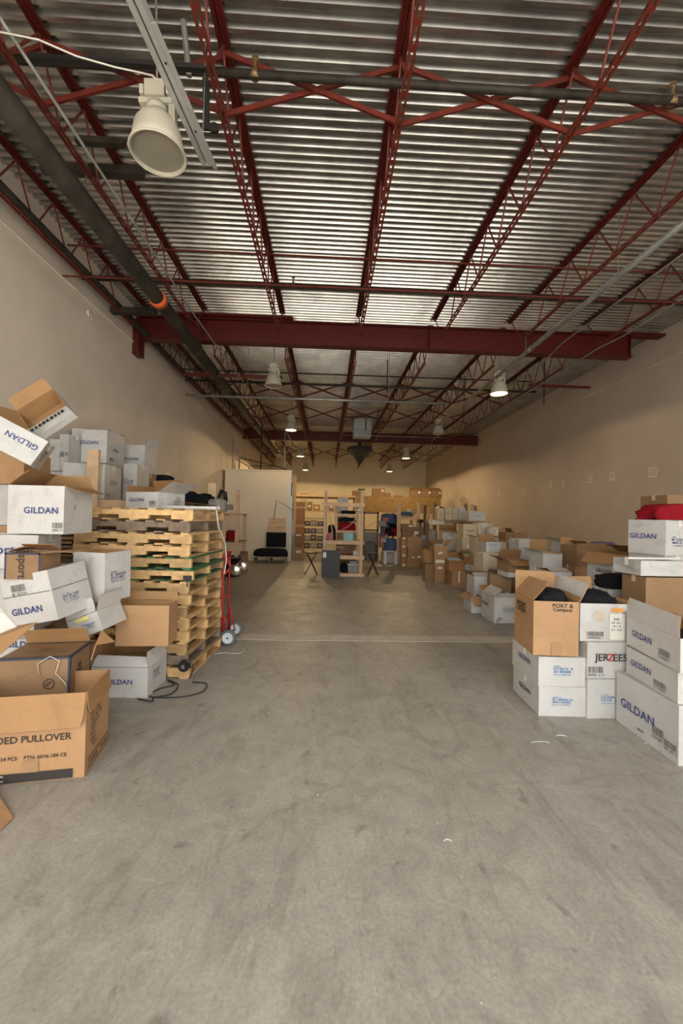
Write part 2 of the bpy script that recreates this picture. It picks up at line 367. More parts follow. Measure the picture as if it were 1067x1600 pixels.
def head(x, y, z, label):
    t = thing('sprinkler_head', label, 'sprinkler', (x, y, z), group='brass sprinkler heads')
    MB().lathe([(.0,.0),(.038,.0),(.04,.04),(.024,.045),(.022,.08),(.014,.09),(.014,.15)], 12).build('tee_fitting', 'brass', t, True)
    MB().lathe([(.0,.17),(.03,.17),(.03,.175),(0,.176)], 10).build('deflector', 'brass', t)
    MB().tube([(.018,0,.15),(.024,0,.16),(.0,0,.172)], .004, 5).tube([(-.018,0,.15),(-.024,0,.16),(.0,0,.172)], .004, 5).build('frame_arm', 'brass', t)
head(-.68, 3.3, 5.30, 'brass sprinkler head on the near pipe left of the middle joist')
head(2.92, 3.3, 5.30, 'brass sprinkler head on the near pipe toward the right wall')
head(-.6, 6.2, 5.22, 'brass sprinkler head on the pipe just before the girder')
pipe('cross_pipe', [(XL+.2, 10.2, 5.05), (5.4, 10.2, 5.05)], .03, 'pipe', 'thin dark pipe crossing above the first lamps behind the girder', grp='sprinkler pipes')
pipe('cross_pipe', [(XL+.2, 9.7, 5.14), (5.0, 9.7, 5.14)], .016, 'pipe', 'very thin dark pipe just in front of another behind the girder', grp='sprinkler pipes')
_cc = pipe('cross_conduit', [(-3.3, 9.3, 4.40), (2.75, 9.3, 4.40)], .028, 'galv', 'light metal conduit crossing below the bracing behind the girder', 'conduit', joints=(.33, .66))
hang(_cc, -1.9, 9.3, 4.42, ZT-.06); hang(_cc, 1.4, 9.3, 4.42, ZT-.06)
pipe('cross_conduit', [(.55, 16.2, 5.02), (4.9, 16.2, 5.02)], .02, 'dullgalv', 'thin conduit passing in front of the unit heater', 'conduit')
pipe('cross_conduit', [(-2.2, 20.5, 5.0), (6.0, 20.5, 5.0)], .025, 'dullgalv', 'thin conduit crossing beyond the farther girder', 'conduit')
for x, y, zb, lab in ((1.46, 10.0, 4.85, 'short drop rod right of the middle joist'), (1.8, 14.5, 4.9, 'short drop rod beside the unit heater'), (5.3, 9.6, 4.55, 'short drop rod by the right short bar'), (3.75, 10.9, 4.4, 'short drop rod behind the lit right lamp')):
    tag(MB().tube([(x, y, zb), (x, y, ZT-.05)], .014, 6).build('drop_rod', 'pipe'), lab, 'rod', 'thin drop rods')
rp = pipe('raceway', [(3.72, 1.0, 4.86), (3.72, 13.5, 4.86)], .05, 'galv', 'pale metal raceway running lengthwise on the right', 'conduit', seg=4, joints=(.22, .5))
for y in (2.2, 5.0, 7.4, 11): hang(rp, 3.72, y, 4.9, ZT-.05)
pipe('thin_conduit', [(4.3, 2, 4.98), (4.3, 7.2, 4.98), (4.25, 7.6, 4.85), (4.2, 16, 4.85)], .014, 'dullgalv', 'thin conduit right of the pale raceway', 'conduit', seg=6)
pipe('thin_conduit', [(5.3, 3.6, 5.1), (5.25, 6.9, 5.02), (5.05, 7.3, 4.95), (4.75, 8.4, 4.72), (4.6, 12, 4.75)], .013, 'dullgalv', 'bent thin conduit near the right wall', 'conduit', seg=6)
pipe('thin_conduit', [(-2.25, 1.4, 4.93), (-2.25, 6.6, 4.93), (-2.05, 7.4, 4.7), (-1.9, 8.8, 4.6)], .014, 'dullgalv', 'thin conduit right of the thick dark pipe', 'conduit', seg=6)
pipe('painted_conduit', [(XL+.02, FY+.1, 4.98), (XL+.02, 12.2, 4.98), (XL+.02, 13.2, 4.75), (XL+.02, 14.6, 4.6)], .014, 'conduit', 'painted conduit running along the left wall', 'conduit', seg=8)
pipe('painted_conduit', [(XL+.02, 1.0, 5.05+.2), (XL+.02, 6.0, 5.25)], .01, 'conduit', 'short upper painted conduit on the left wall', 'conduit', seg=6)
t = thing('junction_box', 'small round junction box on the left wall conduit', 'junction box', tuple(atX(142, 490, XL+.04)))
MB().lathe([(0,0),(.055,0),(.06,-.03),(.03,-.06),(0,-.06)], 12, axis='x').build('cover', 'conduit', t); MB().tube([(0,0,0),(.02,0,-.12)], .006, 6).build('pull_tail', 'wcable', t)
struct(MB().box(XL, XL+.12, 7.85, 8.1, 4.75, 5.4).build('trim_6', 'red'))
# dark bars left of the first lamp
for i, (y, z, x0, x1, r, m, lab) in enumerate(((3.02, 5.04, -2.3, -1.0, .018, 'blackm', 'dark green bar behind the big near lamp'), (3.9, 5.24, -2.5, -2.04, .03, 'pipe', 'short dark beam stub left of the second joist'), (4.3, 5.29, -3.1, -2.04, .045, 'pipe', 'thick dark beam stub beside the thick pipe'), (6.9, 5.1, -3.75, -3.0, .05, 'pipe', 'short dark bracket by the left wall pipe'))):
    tag(MB().bar((x0, y, z), (x1, y, z), r*2, r*2).build('dark_bar', m), lab, 'bar', 'dark bars on the left')
# strut channel (door track) hanging at the near left
t = thing('strut_channel', 'grey slotted steel channel descending beside the big near lamp', 'channel', (-1.19, 1.8, 4.56), (0,0,-.095))
MT['zinc'] = mat('dull_zinc', (.42,.42,.39), .5, .25, var=.06, scale=8)
for x0, x1, z0, z1 in ((-.042, -.036, -.03, .03), (.036, .042, -.03, .03), (-.042, -.004, -.034, -.028), (.006, .042, -.034, -.028), (-.042,.042,.028,.034)):
    MB().box(x0, x1, 0, 1.50, z0, z1).build('channel_side', 'zinc', t)
MB().box(.04, .075, .55, 1.53, -.03, -.024).build('angle_flange', 'zinc', t)
for y in (.2, .75, 1.2): MB().lathe([(0,0),(.008,0),(.008,-.004),(0,-.004)], 8, o=(.03,y,-.036)).build('bolt', 'pipe', t)
MB().tube([(0,.1,.03),(0,.1,ZT-4.62)], .006, 6).build('hanger_rod', 'dullgalv', t); MB().tube([(0,1.4,.03),(0,1.4,ZT-4.62)], .006, 6).build('hanger_rod', 'dullgalv', t)
hk = thing('track_bracket', 'black bracket with a round wheel beside the channel end', 'bracket', (-1.03, 3.2, 4.74))
MB().bar((0,0,0), (-.02,0,.42), .05, .02, ref=(0,1,0)).build('bracket_arm', 'blackm', hk); MB().lathe([(0,-.012),(.04,-.012),(.04,.012),(0,.012)], 14, axis='y', o=(.055,0,.02)).build('wheel', 'blackm', hk)
MB().tube([(-.02,0,.4),(-.02,0,ZT-.06-4.74)], .008, 6).build('hanger_rod', 'blackm', hk)
tag(MB().tube([(-1.22,3.3,5.28),(-1.24,3.2,5.62)], .024, 8).build('drop_pipe', 'dullgalv'), 'short grey drop pipe behind the channel', 'pipe')
tag(MB().tube([(-1.40,3.1,5.36),(-1.62,3.2,5.62)], .018, 6).build('drop_pipe', 'dullgalv'), 'slanting thin pipe behind the channel', 'pipe')
pts = []
A0 = [(0, 50), (60, 62), (120, 88), (180, 105), (222, 114), (238, 118), (246, 126)]
for i, (px, py) in enumerate(A0): pts.append(atY(px, py, 2.9-.05*abs(3-i)))
tag(MB().tube(pts, .006, 6).build('white_cable', 'wcable', smooth=True), 'white cable sagging from the left to the big near lamp', 'cable')

# ------------------------------------------------------------------ lamps
def lamp(x, y, z, lit, label, d=.38, tilt=0):
    t = thing('high_bay_lamp', label, 'lamp', (x, y, z), (0, tilt, 0), 'high bay lamps')
    r = d/2
    b = MB().lathe([(.05,.30),(.075,.29),(.12,.24),(.16,.17),(r*.93,.07),(r,0),(r-.008,0),(r*.9,.07),(.15,.165),(.11,.23),(.05,.28)], 28); b.build('reflector', 'lampw', t, True)
    MB().lathe([(r+.004,-.008),(r+.01,0),(r+.004,.008),(r-.01,.004),(r-.01,-.006),(r+.004,-.008)], 28).build('rim', 'lampw', t, True)
    MB().lathe([(0,.012),(r*.6,.014),(r-.01,.016)], 28).build('lens', 'lit' if lit else 'lampglass', t, True)
    hb = MB().box(-.07, .07, -.06, .06, .38, .50); hb.box(-.12,.12,-.04,.04,.345,.385); hb.box(-.11,-.08,-.05,.05,.40,.47); hb.box(.08,.115,-.05,.05,.40,.47); hb.build('ballast_housing', 'lampw', t)
    MB().lathe([(.055,.29),(.075,.31),(.075,.345),(.02,.345)], 14).build('clamp_ring', 'lampw', t, True)
    MB().tube([(-.1,0,.36),(-.09,0,.26)], .012, 6).tube([(.0,.1,.36),(.0,.09,.26)], .012, 6).build('clip', 'lampw', t)
    MB().lathe([(.045,.28),(.06,.30),(.05,.35),(.03,.36)], 12).build('neck', 'lampw', t, True)
    MB().box(.09, .135, -.03, .03, .21, .36).build('side_box', 'lampw', t)
    MB().tube([(0,0,.46),(0,0,ZT-.06-z)], .008, 6).build('stem', 'dullgalv', t)
    if lit:
        L = bpy.data.lights.new('lamp_bulb', 'SPOT'); L.energy = 215 if y > 15 else 65; L.spot_size = radians(172); L.spot_blend = .12; L.color = (1,.70,.36); L.shadow_soft_size = .03
        lo = bpy.data.objects.new('lamp_bulb', L); COL.objects.link(lo); lo.parent = t; lo.location = (0,0,-.05)
for x, y, z, lit, lab, tl in ((-1.30, 2.95, 4.30, 0, 'big unlit bell shaped lamp hanging nearest, upper left', -.04), (-1.25, 8.9, 4.55, 0, 'unlit bell lamp on the left just behind the near girder', 0), (3.8, 8.75, 4.50, 1, 'lit bell lamp on the right just behind the near girder', 0),
    (-1.24, 13.2, 4.5, 1, 'lit lamp on the left before the farther girder', 0), (3.72, 13.3, 4.55, 0, 'unlit lamp on the right before the farther girder', 0), (-1.3, 18.9, 4.5, 1, 'lit lamp on the left just beyond the farther girder', 0),
    (3.68, 18.6, 4.5, 1, 'lit lamp on the right just beyond the farther girder', 0), (-1.33, 24, 4.45, 1, 'farthest lit lamp on the left by the rear wall', 0), (3.7, 23.6, 4.45, 1, 'farthest lit lamp on the right by the rear wall', 0)):
    lamp(x, y, z, lit, lab, tilt=tl)

# unit heater
t = thing('unit_heater', 'grey box heater hanging before the farther girder', 'heater', (1.28, 15.2, 4.72), (0,0,.02))
MB().box(-.33,.33,-.25,.25,0,.72).build('housing', 'heater', t); MB().box(-.3,.3,-.262,-.25,.05,.3).build('louvre_panel', 'dullgalv', t)
for k in range(5): MB().box(-.29,.29,-.275,-.262,.07+k*.045,.085+k*.045).build('louvre', 'heater', t)
MB().box(-.75,.75,-.03,.03,.76,.8).build('support_bar', 'pipe', t); MB().box(.1,.14,-.27,-.25,.2,.7).build('gas_pipe', 'pipe', t)
for s in (-.6,.6): MB().tube([(s,0,.78),(s,0,.96)], .008, 6).build('hanger_rod','pipe',t)
t = thing('duct_funnel', 'dark tapered duct under the ceiling behind the farther girder', 'duct', (1.55, 19.3, 4.62))
MB().lathe([(.12,-.3),(.3,0),(.62,.25),(.62,.45),(.0,.45)], 8).build('cone', 'dark', t); MB().tube([(0,0,.4),(0,0,1.0)], .1, 8).build('collar', 'dark', t); MB().tube([(0,0,-.3),(-.1,0,-.55)], .02, 6).build('drain', 'pipe', t)

# key, label, group, board, (x, y, z, rx, ry, rz, width, depth, height), flap angles, prints
BOXES = [
 ('pullover', 'big open brown carton on the floor printed HOODED PULLOVER', 'cartons of the left pile', 'kraft', [-1.825, 2.691, -0.0, 0.0, -0.001, 0.163, 0.66, 0.384, 0.523], {'f': 262, 'r': 268, 'fl': 0.2, 'rl': 0.13}, [('f', 'HOODED PULLOVER', 0.47, 0.5, 0.042, 0, 3),('f', 'COLOR: OAK', 0.14, 0.37, 0.018, 0, 3),('f', 'QTY: 24 PCS    PTN: 6016-184 CE', 0.52, 0.29, 0.022, 0, 3),('f', 'SET OF 4 PCS', 0.17, 0.2, 0.018, 0, 3),('f', '74.5mm', 0.13, 0.155, 0.016, 0, 3),('f', 'patch', 0.55, 0.13, (0.09, 0.13), 0, 13),('f', 'bar', 0.48, 0.07, (0.56, 0.055), 0, 3),('f', '24000C', 0.22, 0.07, 0.036, 0, 5),('r', 'smudge', 0.4, 0.62, (0.2, 0.1), 0, 3),('r', 'smudge', 0.3, 0.4, (0.12, 0.14), 0, 3),('r', 'frame', 0.5, 0.12, (0.32, 0.07), 0, 3)]),
 ('sport', 'brown carton with navy blue edge stripes sitting inside the big open pullover carton', 'cartons of the left pile', 'kraft2', [-1.974, 2.941, 0.189, -0.0, -0.0, 0.154, 0.436, 0.334, 0.465], {'lid': 1, 'b': 60, 'bl': 0.14}, [('f', 'edge', 0.5, 0.5, (0, 0), 0, 4),('r', 'edge', 0.5, 0.5, (0, 0), 0, 4),('t', 'edge', 0.5, 0.5, (0, 0), 0, 4),('r', 'sport', 0.45, 0.6, 0.07, -90, 3),('t', 'smudge', 0.55, 0.5, (0.14, 0.06), 0, 4),('f', 'round', 0.72, 0.62, (0.075, 0.075), 0, 3)]),
 ('gild_low', 'low white carton with open brown flaps on the floor before the pallets', 'cartons of the left pile', 'white', [-1.806, 3.838, 0.0, 0.0, -0.0, -0.02, 0.499, 0.395, 0.267], {'b': 94, 'bl': 0.19, 'l': 105, 'll': 0.19, 'r': 75, 'rl': 0.13, 'f': 55, 'fl': 0.1}, [('f', 'GILDAN', 0.5, 0.52, 0.045, 0, 1),('r', 'smudge', 0.45, 0.62, (0.16, 0.09), 0, 1)]),
 ('kraft_up', 'plain brown carton propped on the low white carton before the pallets', 'cartons of the left pile', 'kraft', [-1.609, 3.714, 0.472, 0.0, 0.0, 0.03, 0.452, 0.228, 0.359], {'b': 100, 'bl': 0.08}, []),
 ('wh_text', 'tall white carton leaning at the left edge of the pallet stack', 'cartons of the left pile', 'white', [-1.94, 3.562, 0.897, 0.004, -0.022, 1.291, 0.284, 0.323, 0.417], {'r': 262, 'rl': 0.06}, [('f', 'text4', 0.5, 0.5, (0.17, 0.09), 0, 1)]),
 ('wh_mid', 'tilted white carton with a barcode label in the middle of the left pile', 'cartons of the left pile', 'white', [-2.106, 3.209, 0.832, -0.206, -0.098, 1.408, 0.353, 0.401, 0.373], None, [('l', 'GILDAN', 0.42, 0.28, 0.05, 0, 1),('f', 'text4', 0.42, 0.36, (0.15, 0.07), 0, 1),('l', 'barcode', 0.35, 0.72, (0.12, 0.08), 0, 3),('f', 'seam', 0.5, 0.6, (1, 0.004), 0, 3),('l', 'seam', 0.5, 0.6, (1, 0.004), 0, 3)]),
 ('gild_big', 'white carton with large blue lettering under the tipped cartons, left edge', 'cartons of the left pile', 'white', [-2.353, 3.513, 1.462, 0.0, -0.001, 0.008, 0.441, 0.398, 0.392], {'b': 62, 'bl': 0.12, 'r': 205, 'rl': 0.14, 'l': 40}, [('f', 'GILDAN', 0.6, 0.48, 0.052, 0, 1),('f', 'barcode', 0.9, 0.15, (0.08, 0.07), 0, 3),('f', 'smudge', 0.56, 0.28, (0.16, 0.05), 0, 6)]),
 ('mort', 'white carton printed with dark blue script, directly under the large lettered one', 'cartons of the left pile', 'white', [-2.609, 3.475, 1.181, 0.0, -0.0, 0.13, 0.501, 0.356, 0.269], None, [('f', 'Mortens', 0.6, 0.55, 0.075, 0, 1),('r', 'smudge', 0.6, 0.6, (0.12, 0.14), 0, 6)]),
 ('l15', 'white carton with a yellow mark and raised flap under the tall leaning one', 'cartons of the left pile', 'white', [-1.859, 3.413, 0.668, 0.042, -0.389, -0.144, 0.275, 0.297, 0.16], {'f': 75, 'fl': 0.12, 'r': 120}, [('f', 'text4', 0.62, 0.45, (0.12, 0.05), 0, 1),('f', 'patch', 0.5, 0.85, (0.12, 0.03), 0, 11)]),
 ('gl2', 'shadowed white carton behind the navy striped one', 'cartons of the left pile', 'white', [-2.457, 3.35, 0.25, 0, 0, 0.0, 0.387, 0.3, 0.396], None, [('f', 'GILDAN', 0.82, 0.9, 0.05, 0, 1)]),
 ('krb', 'brown carton with navy stripes and an open lid high on the left pile', 'cartons of the left pile', 'kraft2', [-2.212, 3.11, 1.145, 0, 0, 0.0, 0.253, 0.22, 0.193], {'r': 172, 'rl': 0.22, 'l': 20, 'b': 35}, [('f', 'edge', 0.5, 0.5, (0, 0), 0, 4),('f', 'sport', 0.5, 0.5, 0.06, -90, 3)]),
 ('tip_open', 'open white carton tipped over on the very top of the left pile', 'cartons of the left pile', 'white', [-2.409, 3.581, 2.45, 0.953, -0.709, 0.27, 0.343, 0.288, 0.149], {'l': 115, 'b': 150, 'bl': 0.12, 'll': 0.2}, [('f', 'bits', 0.45, 0.9, (0.3, 0.03), 0, 3)]),
 ('tip_gild', 'white carton lying upside down across the left pile with inverted lettering', 'cartons of the left pile', 'white', [-2.553, 3.285, 2.089, -0.061, 0.495, 0.378, 0.383, 0.252, 0.23], None, [('f', 'GILDAN', 0.62, 0.62, 0.045, 180, 1),('r', 'smudge', 0.5, 0.5, (0.1, 0.1), 0, 3)]),
 ('kr_left', 'brown carton under the upside down white carton at the left edge', 'cartons of the left pile', 'kraft', [-2.95, 3.925, 1.889, 0, 0, 0.0, 0.341, 0.35, 0.294], None, []),
 ('bul1', 'bulging white carton with a black side stamp beside the rack post', 'cartons of the left pile', 'white', [-3.603, 5.75, 2.208, 0, 0, -0.175, 0.141, 0.3, 0.503], None, [('f', 'barcode', 0.4, 0.45, (0.06, 0.16), 90, 3)]),
 ('bul2', 'tall white carton squeezed behind the rack post', 'cartons of the left pile', 'white', [-3.652, 6.1, 2.229, 0, 0, 0.0, 0.185, 0.3, 0.637], None, []),
 ('bul3', 'crumpled white carton between the tipped cartons and the rack post', 'cartons of the left pile', 'white', [-3.75, 5.75, 2.204, 0, 0, 0.0, 0.143, 0.3, 0.433], None, []),
 ('rackA', 'upper white carton of the stack standing on the left wooden rack', 'cartons of the left pile', 'white', [-3.334, 6.04, 2.352, 0.0, -0.0, 0.021, 0.351, 0.511, 0.472], {'f': 5, 'b': 5}, [('f', 'GILDAN', 0.3, 0.6, 0.05, 0, 1),('r', 'text4', 0.5, 0.45, (0.16, 0.05), 0, 3),('r', 'barcode', 0.25, 0.12, (0.1, 0.07), 0, 3)]),
 ('rackB', 'lower white carton of the stack standing on the left wooden rack', 'cartons of the left pile', 'white', [-3.052, 5.317, 1.816, 0.0, -0.0, 0.11, 0.479, 0.521, 0.437], None, [('r', 'text4', 0.5, 0.5, (0.2, 0.08), 0, 1),('r', 'barcode', 0.2, 0.1, (0.12, 0.06), 0, 3)]),
 ('rackC', 'narrow white carton right of the stack on the left wooden rack', 'cartons of the left pile', 'white', [-2.867, 6.1, 1.841, 0, 0, 0.0, 0.192, 0.4, 0.521], None, [('f', 'text4', 0.45, 0.5, (0.14, 0.08), 0, 1)]),
 ('rackD', 'white carton with a torn open lid behind the stack on the left rack', 'cartons of the left pile', 'white', [-3.061, 6.65, 2.297, 0, 0, -0.07, 0.33, 0.4, 0.437], {'r': 110, 'rl': 0.12}, [('f', 'GILDAN', 0.35, 0.48, 0.045, 0, 1)]),
 ('rackE', 'white carton with brown side flaps low on the left wooden rack', 'cartons of the left pile', 'white', [-3.187, 5.385, 1.82, 0, 0, 0.0, 0.228, 0.33, 0.209], {'l': 205, 'b': 60, 'r': 160}, []),
 ('small', 'small open white carton with brown flap on top of the pallet stack', 'cartons on the pallet stack', 'white', [-1.992, 4.732, 1.705, 0.0, 0.0, -0.349, 0.445, 0.438, 0.181], {'b': 75, 'l': 80, 'll': 0.08, 'r': 150, 'bl': 0.17}, [('f', 'GILDAN', 0.35, 0.5, 0.04, 0, 1),('f', 'barcode', 0.85, 0.3, (0.08, 0.06), 0, 3),('r', 'smudge', 0.7, 0.5, (0.12, 0.1), 0, 3),('r', 'smudge', 0.25, 0.35, (0.08, 0.06), 0, 6)]),
 ('port', 'tall open brown carton full of black clothes atop two white cartons', 'cartons of the right pile', 'kraft', [1.996, 3.547, 0.512, -0.0, -0.0, -0.106, 0.374, 0.437, 0.461], {'b': 92, 'bl': 0.2, 'l': 48, 'll': 0.2, 'r': 120, 'rl': 0.05}, [('f', 'PORT &', 0.64, 0.92, 0.036, 0, 3),('f', 'Company', 0.64, 0.85, 0.03, 0, 3),('f', 'patch', 0.52, 0.13, (0.09, 0.11), 0, 13),('l', 'PORT', 0.4, 0.8, 0.06, 0, 3),('l', 'Company', 0.4, 0.72, 0.04, 0, 3)]),
 ('pA', 'middle white carton directly beneath the tall brown carton of black clothes', 'white cartons at the near right', 'white', [2.039, 3.586, 0.253, -0.0, -0.0, -0.033, 0.399, 0.511, 0.248], None, [('f', 'text4', 0.52, 0.55, (0.16, 0.08), 0, 2),('l', 'GILDAN', 0.5, 0.6, 0.045, 0, 1)]),
 ('pB', 'bottom white carton of the stack under the tall brown carton', 'white cartons at the near right', 'white', [2.052, 3.591, -0.0, -0.0, -0.0, -0.051, 0.398, 0.518, 0.25], None, [('f', 'text4', 0.5, 0.52, (0.17, 0.07), 0, 2),('l', 'GILDAN', 0.5, 0.5, 0.045, 0, 3)]),
 ('stain', 'open white carton with a brown stain and a product label', 'white cartons at the near right', 'white', [2.407, 3.583, 0.635, -0.0, -0.0, -0.039, 0.408, 0.487, 0.323], {'b': 97, 'bl': 0.16, 'l': 62, 'll': 0.19, 'r': 160, 'rl': 0.05}, [('f', 'stain', 0.38, 0.66, (0.1, 0.12), 0, 7),('f', 'tag', 0.78, 0.84, (0.11, 0.035), 0, 8),('f', 'sheet', 0.77, 0.4, (0.13, 0.22), 0, 6),('f', 'smudge', 0.77, 0.46, (0.1, 0.12), 0, 12),('f', 'barcode', 0.3, 0.17, (0.14, 0.06), 0, 3)]),
 ('jerz', 'white carton with black and red lettering under the stained carton', 'white cartons at the near right', 'white', [2.412, 3.557, 0.335, -0.0, -0.0, -0.029, 0.344, 0.513, 0.303], None, [('f', 'JER', 0.36, 0.58, 0.062, 0, 3),('f', 'Z', 0.575, 0.58, 0.062, 0, 9),('f', 'EES', 0.8, 0.58, 0.062, 0, 3),('f', 'barcode', 0.2, 0.2, (0.13, 0.08), 0, 3)]),
 ('under', 'tall pale carton on the floor beneath the black and red lettered one', 'white cartons at the near right', 'white', [2.405, 3.549, -0.0, -0.0, 0.0, 0.011, 0.348, 0.499, 0.33], None, [('f', 'text4', 0.58, 0.5, (0.17, 0.08), 0, 2)]),
 ('gR1', 'largest white carton on the floor at the right edge, bottom of its stack', 'white cartons at the near right', 'white', [2.665, 2.958, 0.0, -0.0, 0.0, -1.607, 0.616, 0.42, 0.408], None, [('f', 'GILDAN', 0.385, 0.45, 0.068, 0, 1),('f', 'barcode', 0.72, 0.3, (0.1, 0.09), 0, 3),('f', 'barcode', 0.9, 0.22, (0.1, 0.07), 0, 3),('f', 'smudge', 0.45, 0.15, (0.06, 0.03), 0, 3),('r', 'smudge', 0.2, 0.5, (0.1, 0.2), 0, 3)]),
 ('gR2', 'white carton lying second from the bottom of the right edge stack', 'white cartons at the near right', 'white', [2.695, 2.934, 0.411, -0.0, 0.0, -1.688, 0.562, 0.417, 0.217], None, [('f', 'GILDAN', 0.33, 0.52, 0.045, 0, 1),('f', 'barcode', 0.7, 0.25, (0.12, 0.06), 0, 3)]),
 ('gR3', 'open white carton on top of the right edge stack with brown inside flap', 'white cartons at the near right', 'white', [2.688, 2.91, 0.639, -0.0, 0.0, -1.754, 0.643, 0.414, 0.236], {'f': 92, 'fl': 0.15, 'b': 98, 'bl': 0.2, 'l': 150, 'll': 0.06}, [('f', 'GILDAN', 0.33, 0.5, 0.05, 0, 1),('f', 'barcode', 0.75, 0.3, (0.12, 0.07), 0, 3)]),
 ('topR', 'white carton high at the right edge with red cloth on top', 'cartons of the right pile', 'white', [3.491, 4.035, 1.343, 0.0, 0.0, -1.304, 0.374, 0.408, 0.352], None, [('f', 'GILDAN', 0.42, 0.52, 0.052, 0, 1),('r', 'text4', 0.38, 0.4, (0.16, 0.1), 0, 1)]),
 ('openR', 'open white carton with wide brown flaps hanging out, left of the red cloth carton', 'cartons of the right pile', 'white', [3.582, 4.748, 0.983, 0.0, -0.0, -1.405, 0.45, 0.464, 0.303], {'f': 232, 'fl': 0.16, 'r': 235, 'rl': 0.18, 'b': 30, 'l': 160}, [('f', 'GILDAN', 0.55, 0.3, 0.045, 0, 3)]),
 ('rL', 'low white open carton with a brown back flap before the right wall', 'cartons of the right pile', 'white', [3.313, 5.9, 0.976, 0, 0, 0.0, 0.288, 0.4, 0.225], {'b': 85, 'bl': 0.17, 'l': 160, 'f': 260, 'fl': 0.02}, []),
 ('rM', 'white carton with a black stamp left of the wide flapped one', 'cartons of the right pile', 'white', [3.872, 6.325, 1.014, 0, 0, 0.105, 0.224, 0.35, 0.322], {'l': 150, 'll': 0.15}, [('f', 'text4', 0.5, 0.5, (0.12, 0.08), 0, 3)]),
 ('rM2', 'long white carton under the black stamped one before the right wall', 'cartons of the right pile', 'white', [3.856, 6.25, 0.811, 0, 0, 0.0, 0.387, 0.5, 0.209], None, []),
 ('rN', 'brown carton half hidden behind the wide flapped white carton', 'cartons of the right pile', 'kraft2', [3.712, 5.8, 1.026, 0, 0, 0.0, 0.211, 0.4, 0.289], {'b': 100, 'r': 40}, []),
 ('rW', 'brown carton edge under the purple cloth', 'cartons of the right pile', 'kraft2', [4.322, 6.1, 1.061, 0, 0, 0.0, 0.563, 0.4, 0.217], None, []),
 ('rO', 'pale grey carton top seen behind the tall brown carton of clothes', 'cartons of the right pile', 'white', [3.208, 5.5, 0.635, 0, 0, 0.0, 0.287, 0.4, 0.338], {'b': 8, 'f': 8}, []),
 ('rBk', 'brown carton behind the red cloth at the right edge', 'cartons of the right pile', 'kraft2', [4.203, 4.8, 1.579, 0, 0, 0.0, 0.289, 0.4, 0.427], None, []),
 ('m1', 'white carton with blue lettering on the floor left of the tall brown carton', 'cartons of the right pile', 'white', [2.924, 6.591, 0.0, -0.0, 0.0, 0.029, 0.39, 0.49, 0.418], {'l': 35, 'b': 150, 'f': 25, 'fl': 0.1}, [('f', 'text4', 0.62, 0.5, (0.2, 0.09), 0, 1),('f', 'barcode', 0.2, 0.12, (0.1, 0.06), 45, 3),('f', 'frame', 0.6, 0.78, (0.09, 0.04), 0, 6),('l', 'GILDAN', 0.3, 0.6, 0.05, 0, 3)]),
 ('m2', 'white carton with a brown flap hanging left behind the lettered floor carton', 'cartons of the right pile', 'white', [2.699, 7.2, 0.0, 0, 0, 0.0, 0.188, 0.4, 0.296], {'f': 235, 'fl': 0.17, 'l': 225, 'll': 0.1}, []),
 ('m3', 'flat white carton with dark print near the blue taped one', 'cartons of the right pile', 'white', [2.92, 7.45, 0.0, 0, 0, 0.0, 0.352, 0.4, 0.621], {'f': 15, 'b': 15}, [('f', 'barcode', 0.6, 0.7, (0.2, 0.05), 0, 3)]),
 ('m4', 'brown carton with blue tape tilting behind the tall clothes carton', 'cartons of the right pile', 'kraft2', [3.098, 7.0, 0.421, 0, 0, -0.244, 0.352, 0.3, 0.284], {'b': 30}, [('t', 'bluebar', 0.5, 0.5, (0.5, 0.06), 0, 10)]),
 ('m5', 'cream carton standing upright with rounded corners in the right pile', 'cartons of the right pile', 'cream', [3.272, 7.95, 0.574, 0, 0, 0.0, 0.373, 0.5, 0.435], None, [('f', 'text4', 0.45, 0.3, (0.13, 0.06), 0, 1),('f', 'smudge', 0.5, 0.6, (0.06, 0.02), 0, 3)]),
 ('m6', 'white carton with blue print and raised brown flap on the cream one', 'cartons of the right pile', 'white', [3.446, 8.225, 1.013, 0, 0, 0.0, 0.359, 0.45, 0.205], {'b': 88, 'bl': 0.13}, [('f', 'text4', 0.4, 0.72, (0.2, 0.06), 0, 2)]),
 ('m7', 'tall white carton with a brown flap folded down its front', 'cartons of the right pile', 'white', [3.717, 7.95, 0.665, 0, 0, 0.0, 0.328, 0.4, 0.558], {'f': 266, 'fl': 0.17}, [('f', 'barcode', 0.3, 0.6, (0.12, 0.03), 0, 3)]),
 ('m8', 'white carton with check mark arrow right of the folded flap carton', 'cartons of the right pile', 'white', [3.71, 7.4, 0.878, 0, 0, 0.0, 0.329, 0.4, 0.44], None, [('f', 'text4', 0.62, 0.55, (0.18, 0.08), 0, 1),('f', 'smudge', 0.6, 0.85, (0.14, 0.04), 0, 8)]),
 ('m9', 'brown open carton lying low in front of the white ones in the right pile', 'cartons of the right pile', 'kraft2', [3.247, 6.75, 0.794, 0, 0, 0.07, 0.412, 0.4, 0.195], {'f': 215, 'fl': 0.14, 'b': 60, 'l': 160}, []),
 ('m10', 'lower brown carton with packing tape on the floor at the pile end', 'cartons of the right pile', 'kraft', [3.378, 10.2, 0.0, 0, 0, 0.0, 0.351, 0.5, 0.361], None, [('f', 'tapeline', 0.5, 0.6, (0.04, 0.3), 0, 6)]),
 ('m11', 'brown carton on the floor carrying a crumpled plastic wrapped one', 'cartons of the right pile', 'kraft', [3.01, 10.625, 0.0, 0, 0, 0.0, 0.263, 0.45, 0.469], None, [('f', 'patch', 0.5, 0.8, (0.12, 0.06), 0, 6),('f', 'patch', 1.0, 0.8, (0.01, 0.01), 0, 6)]),
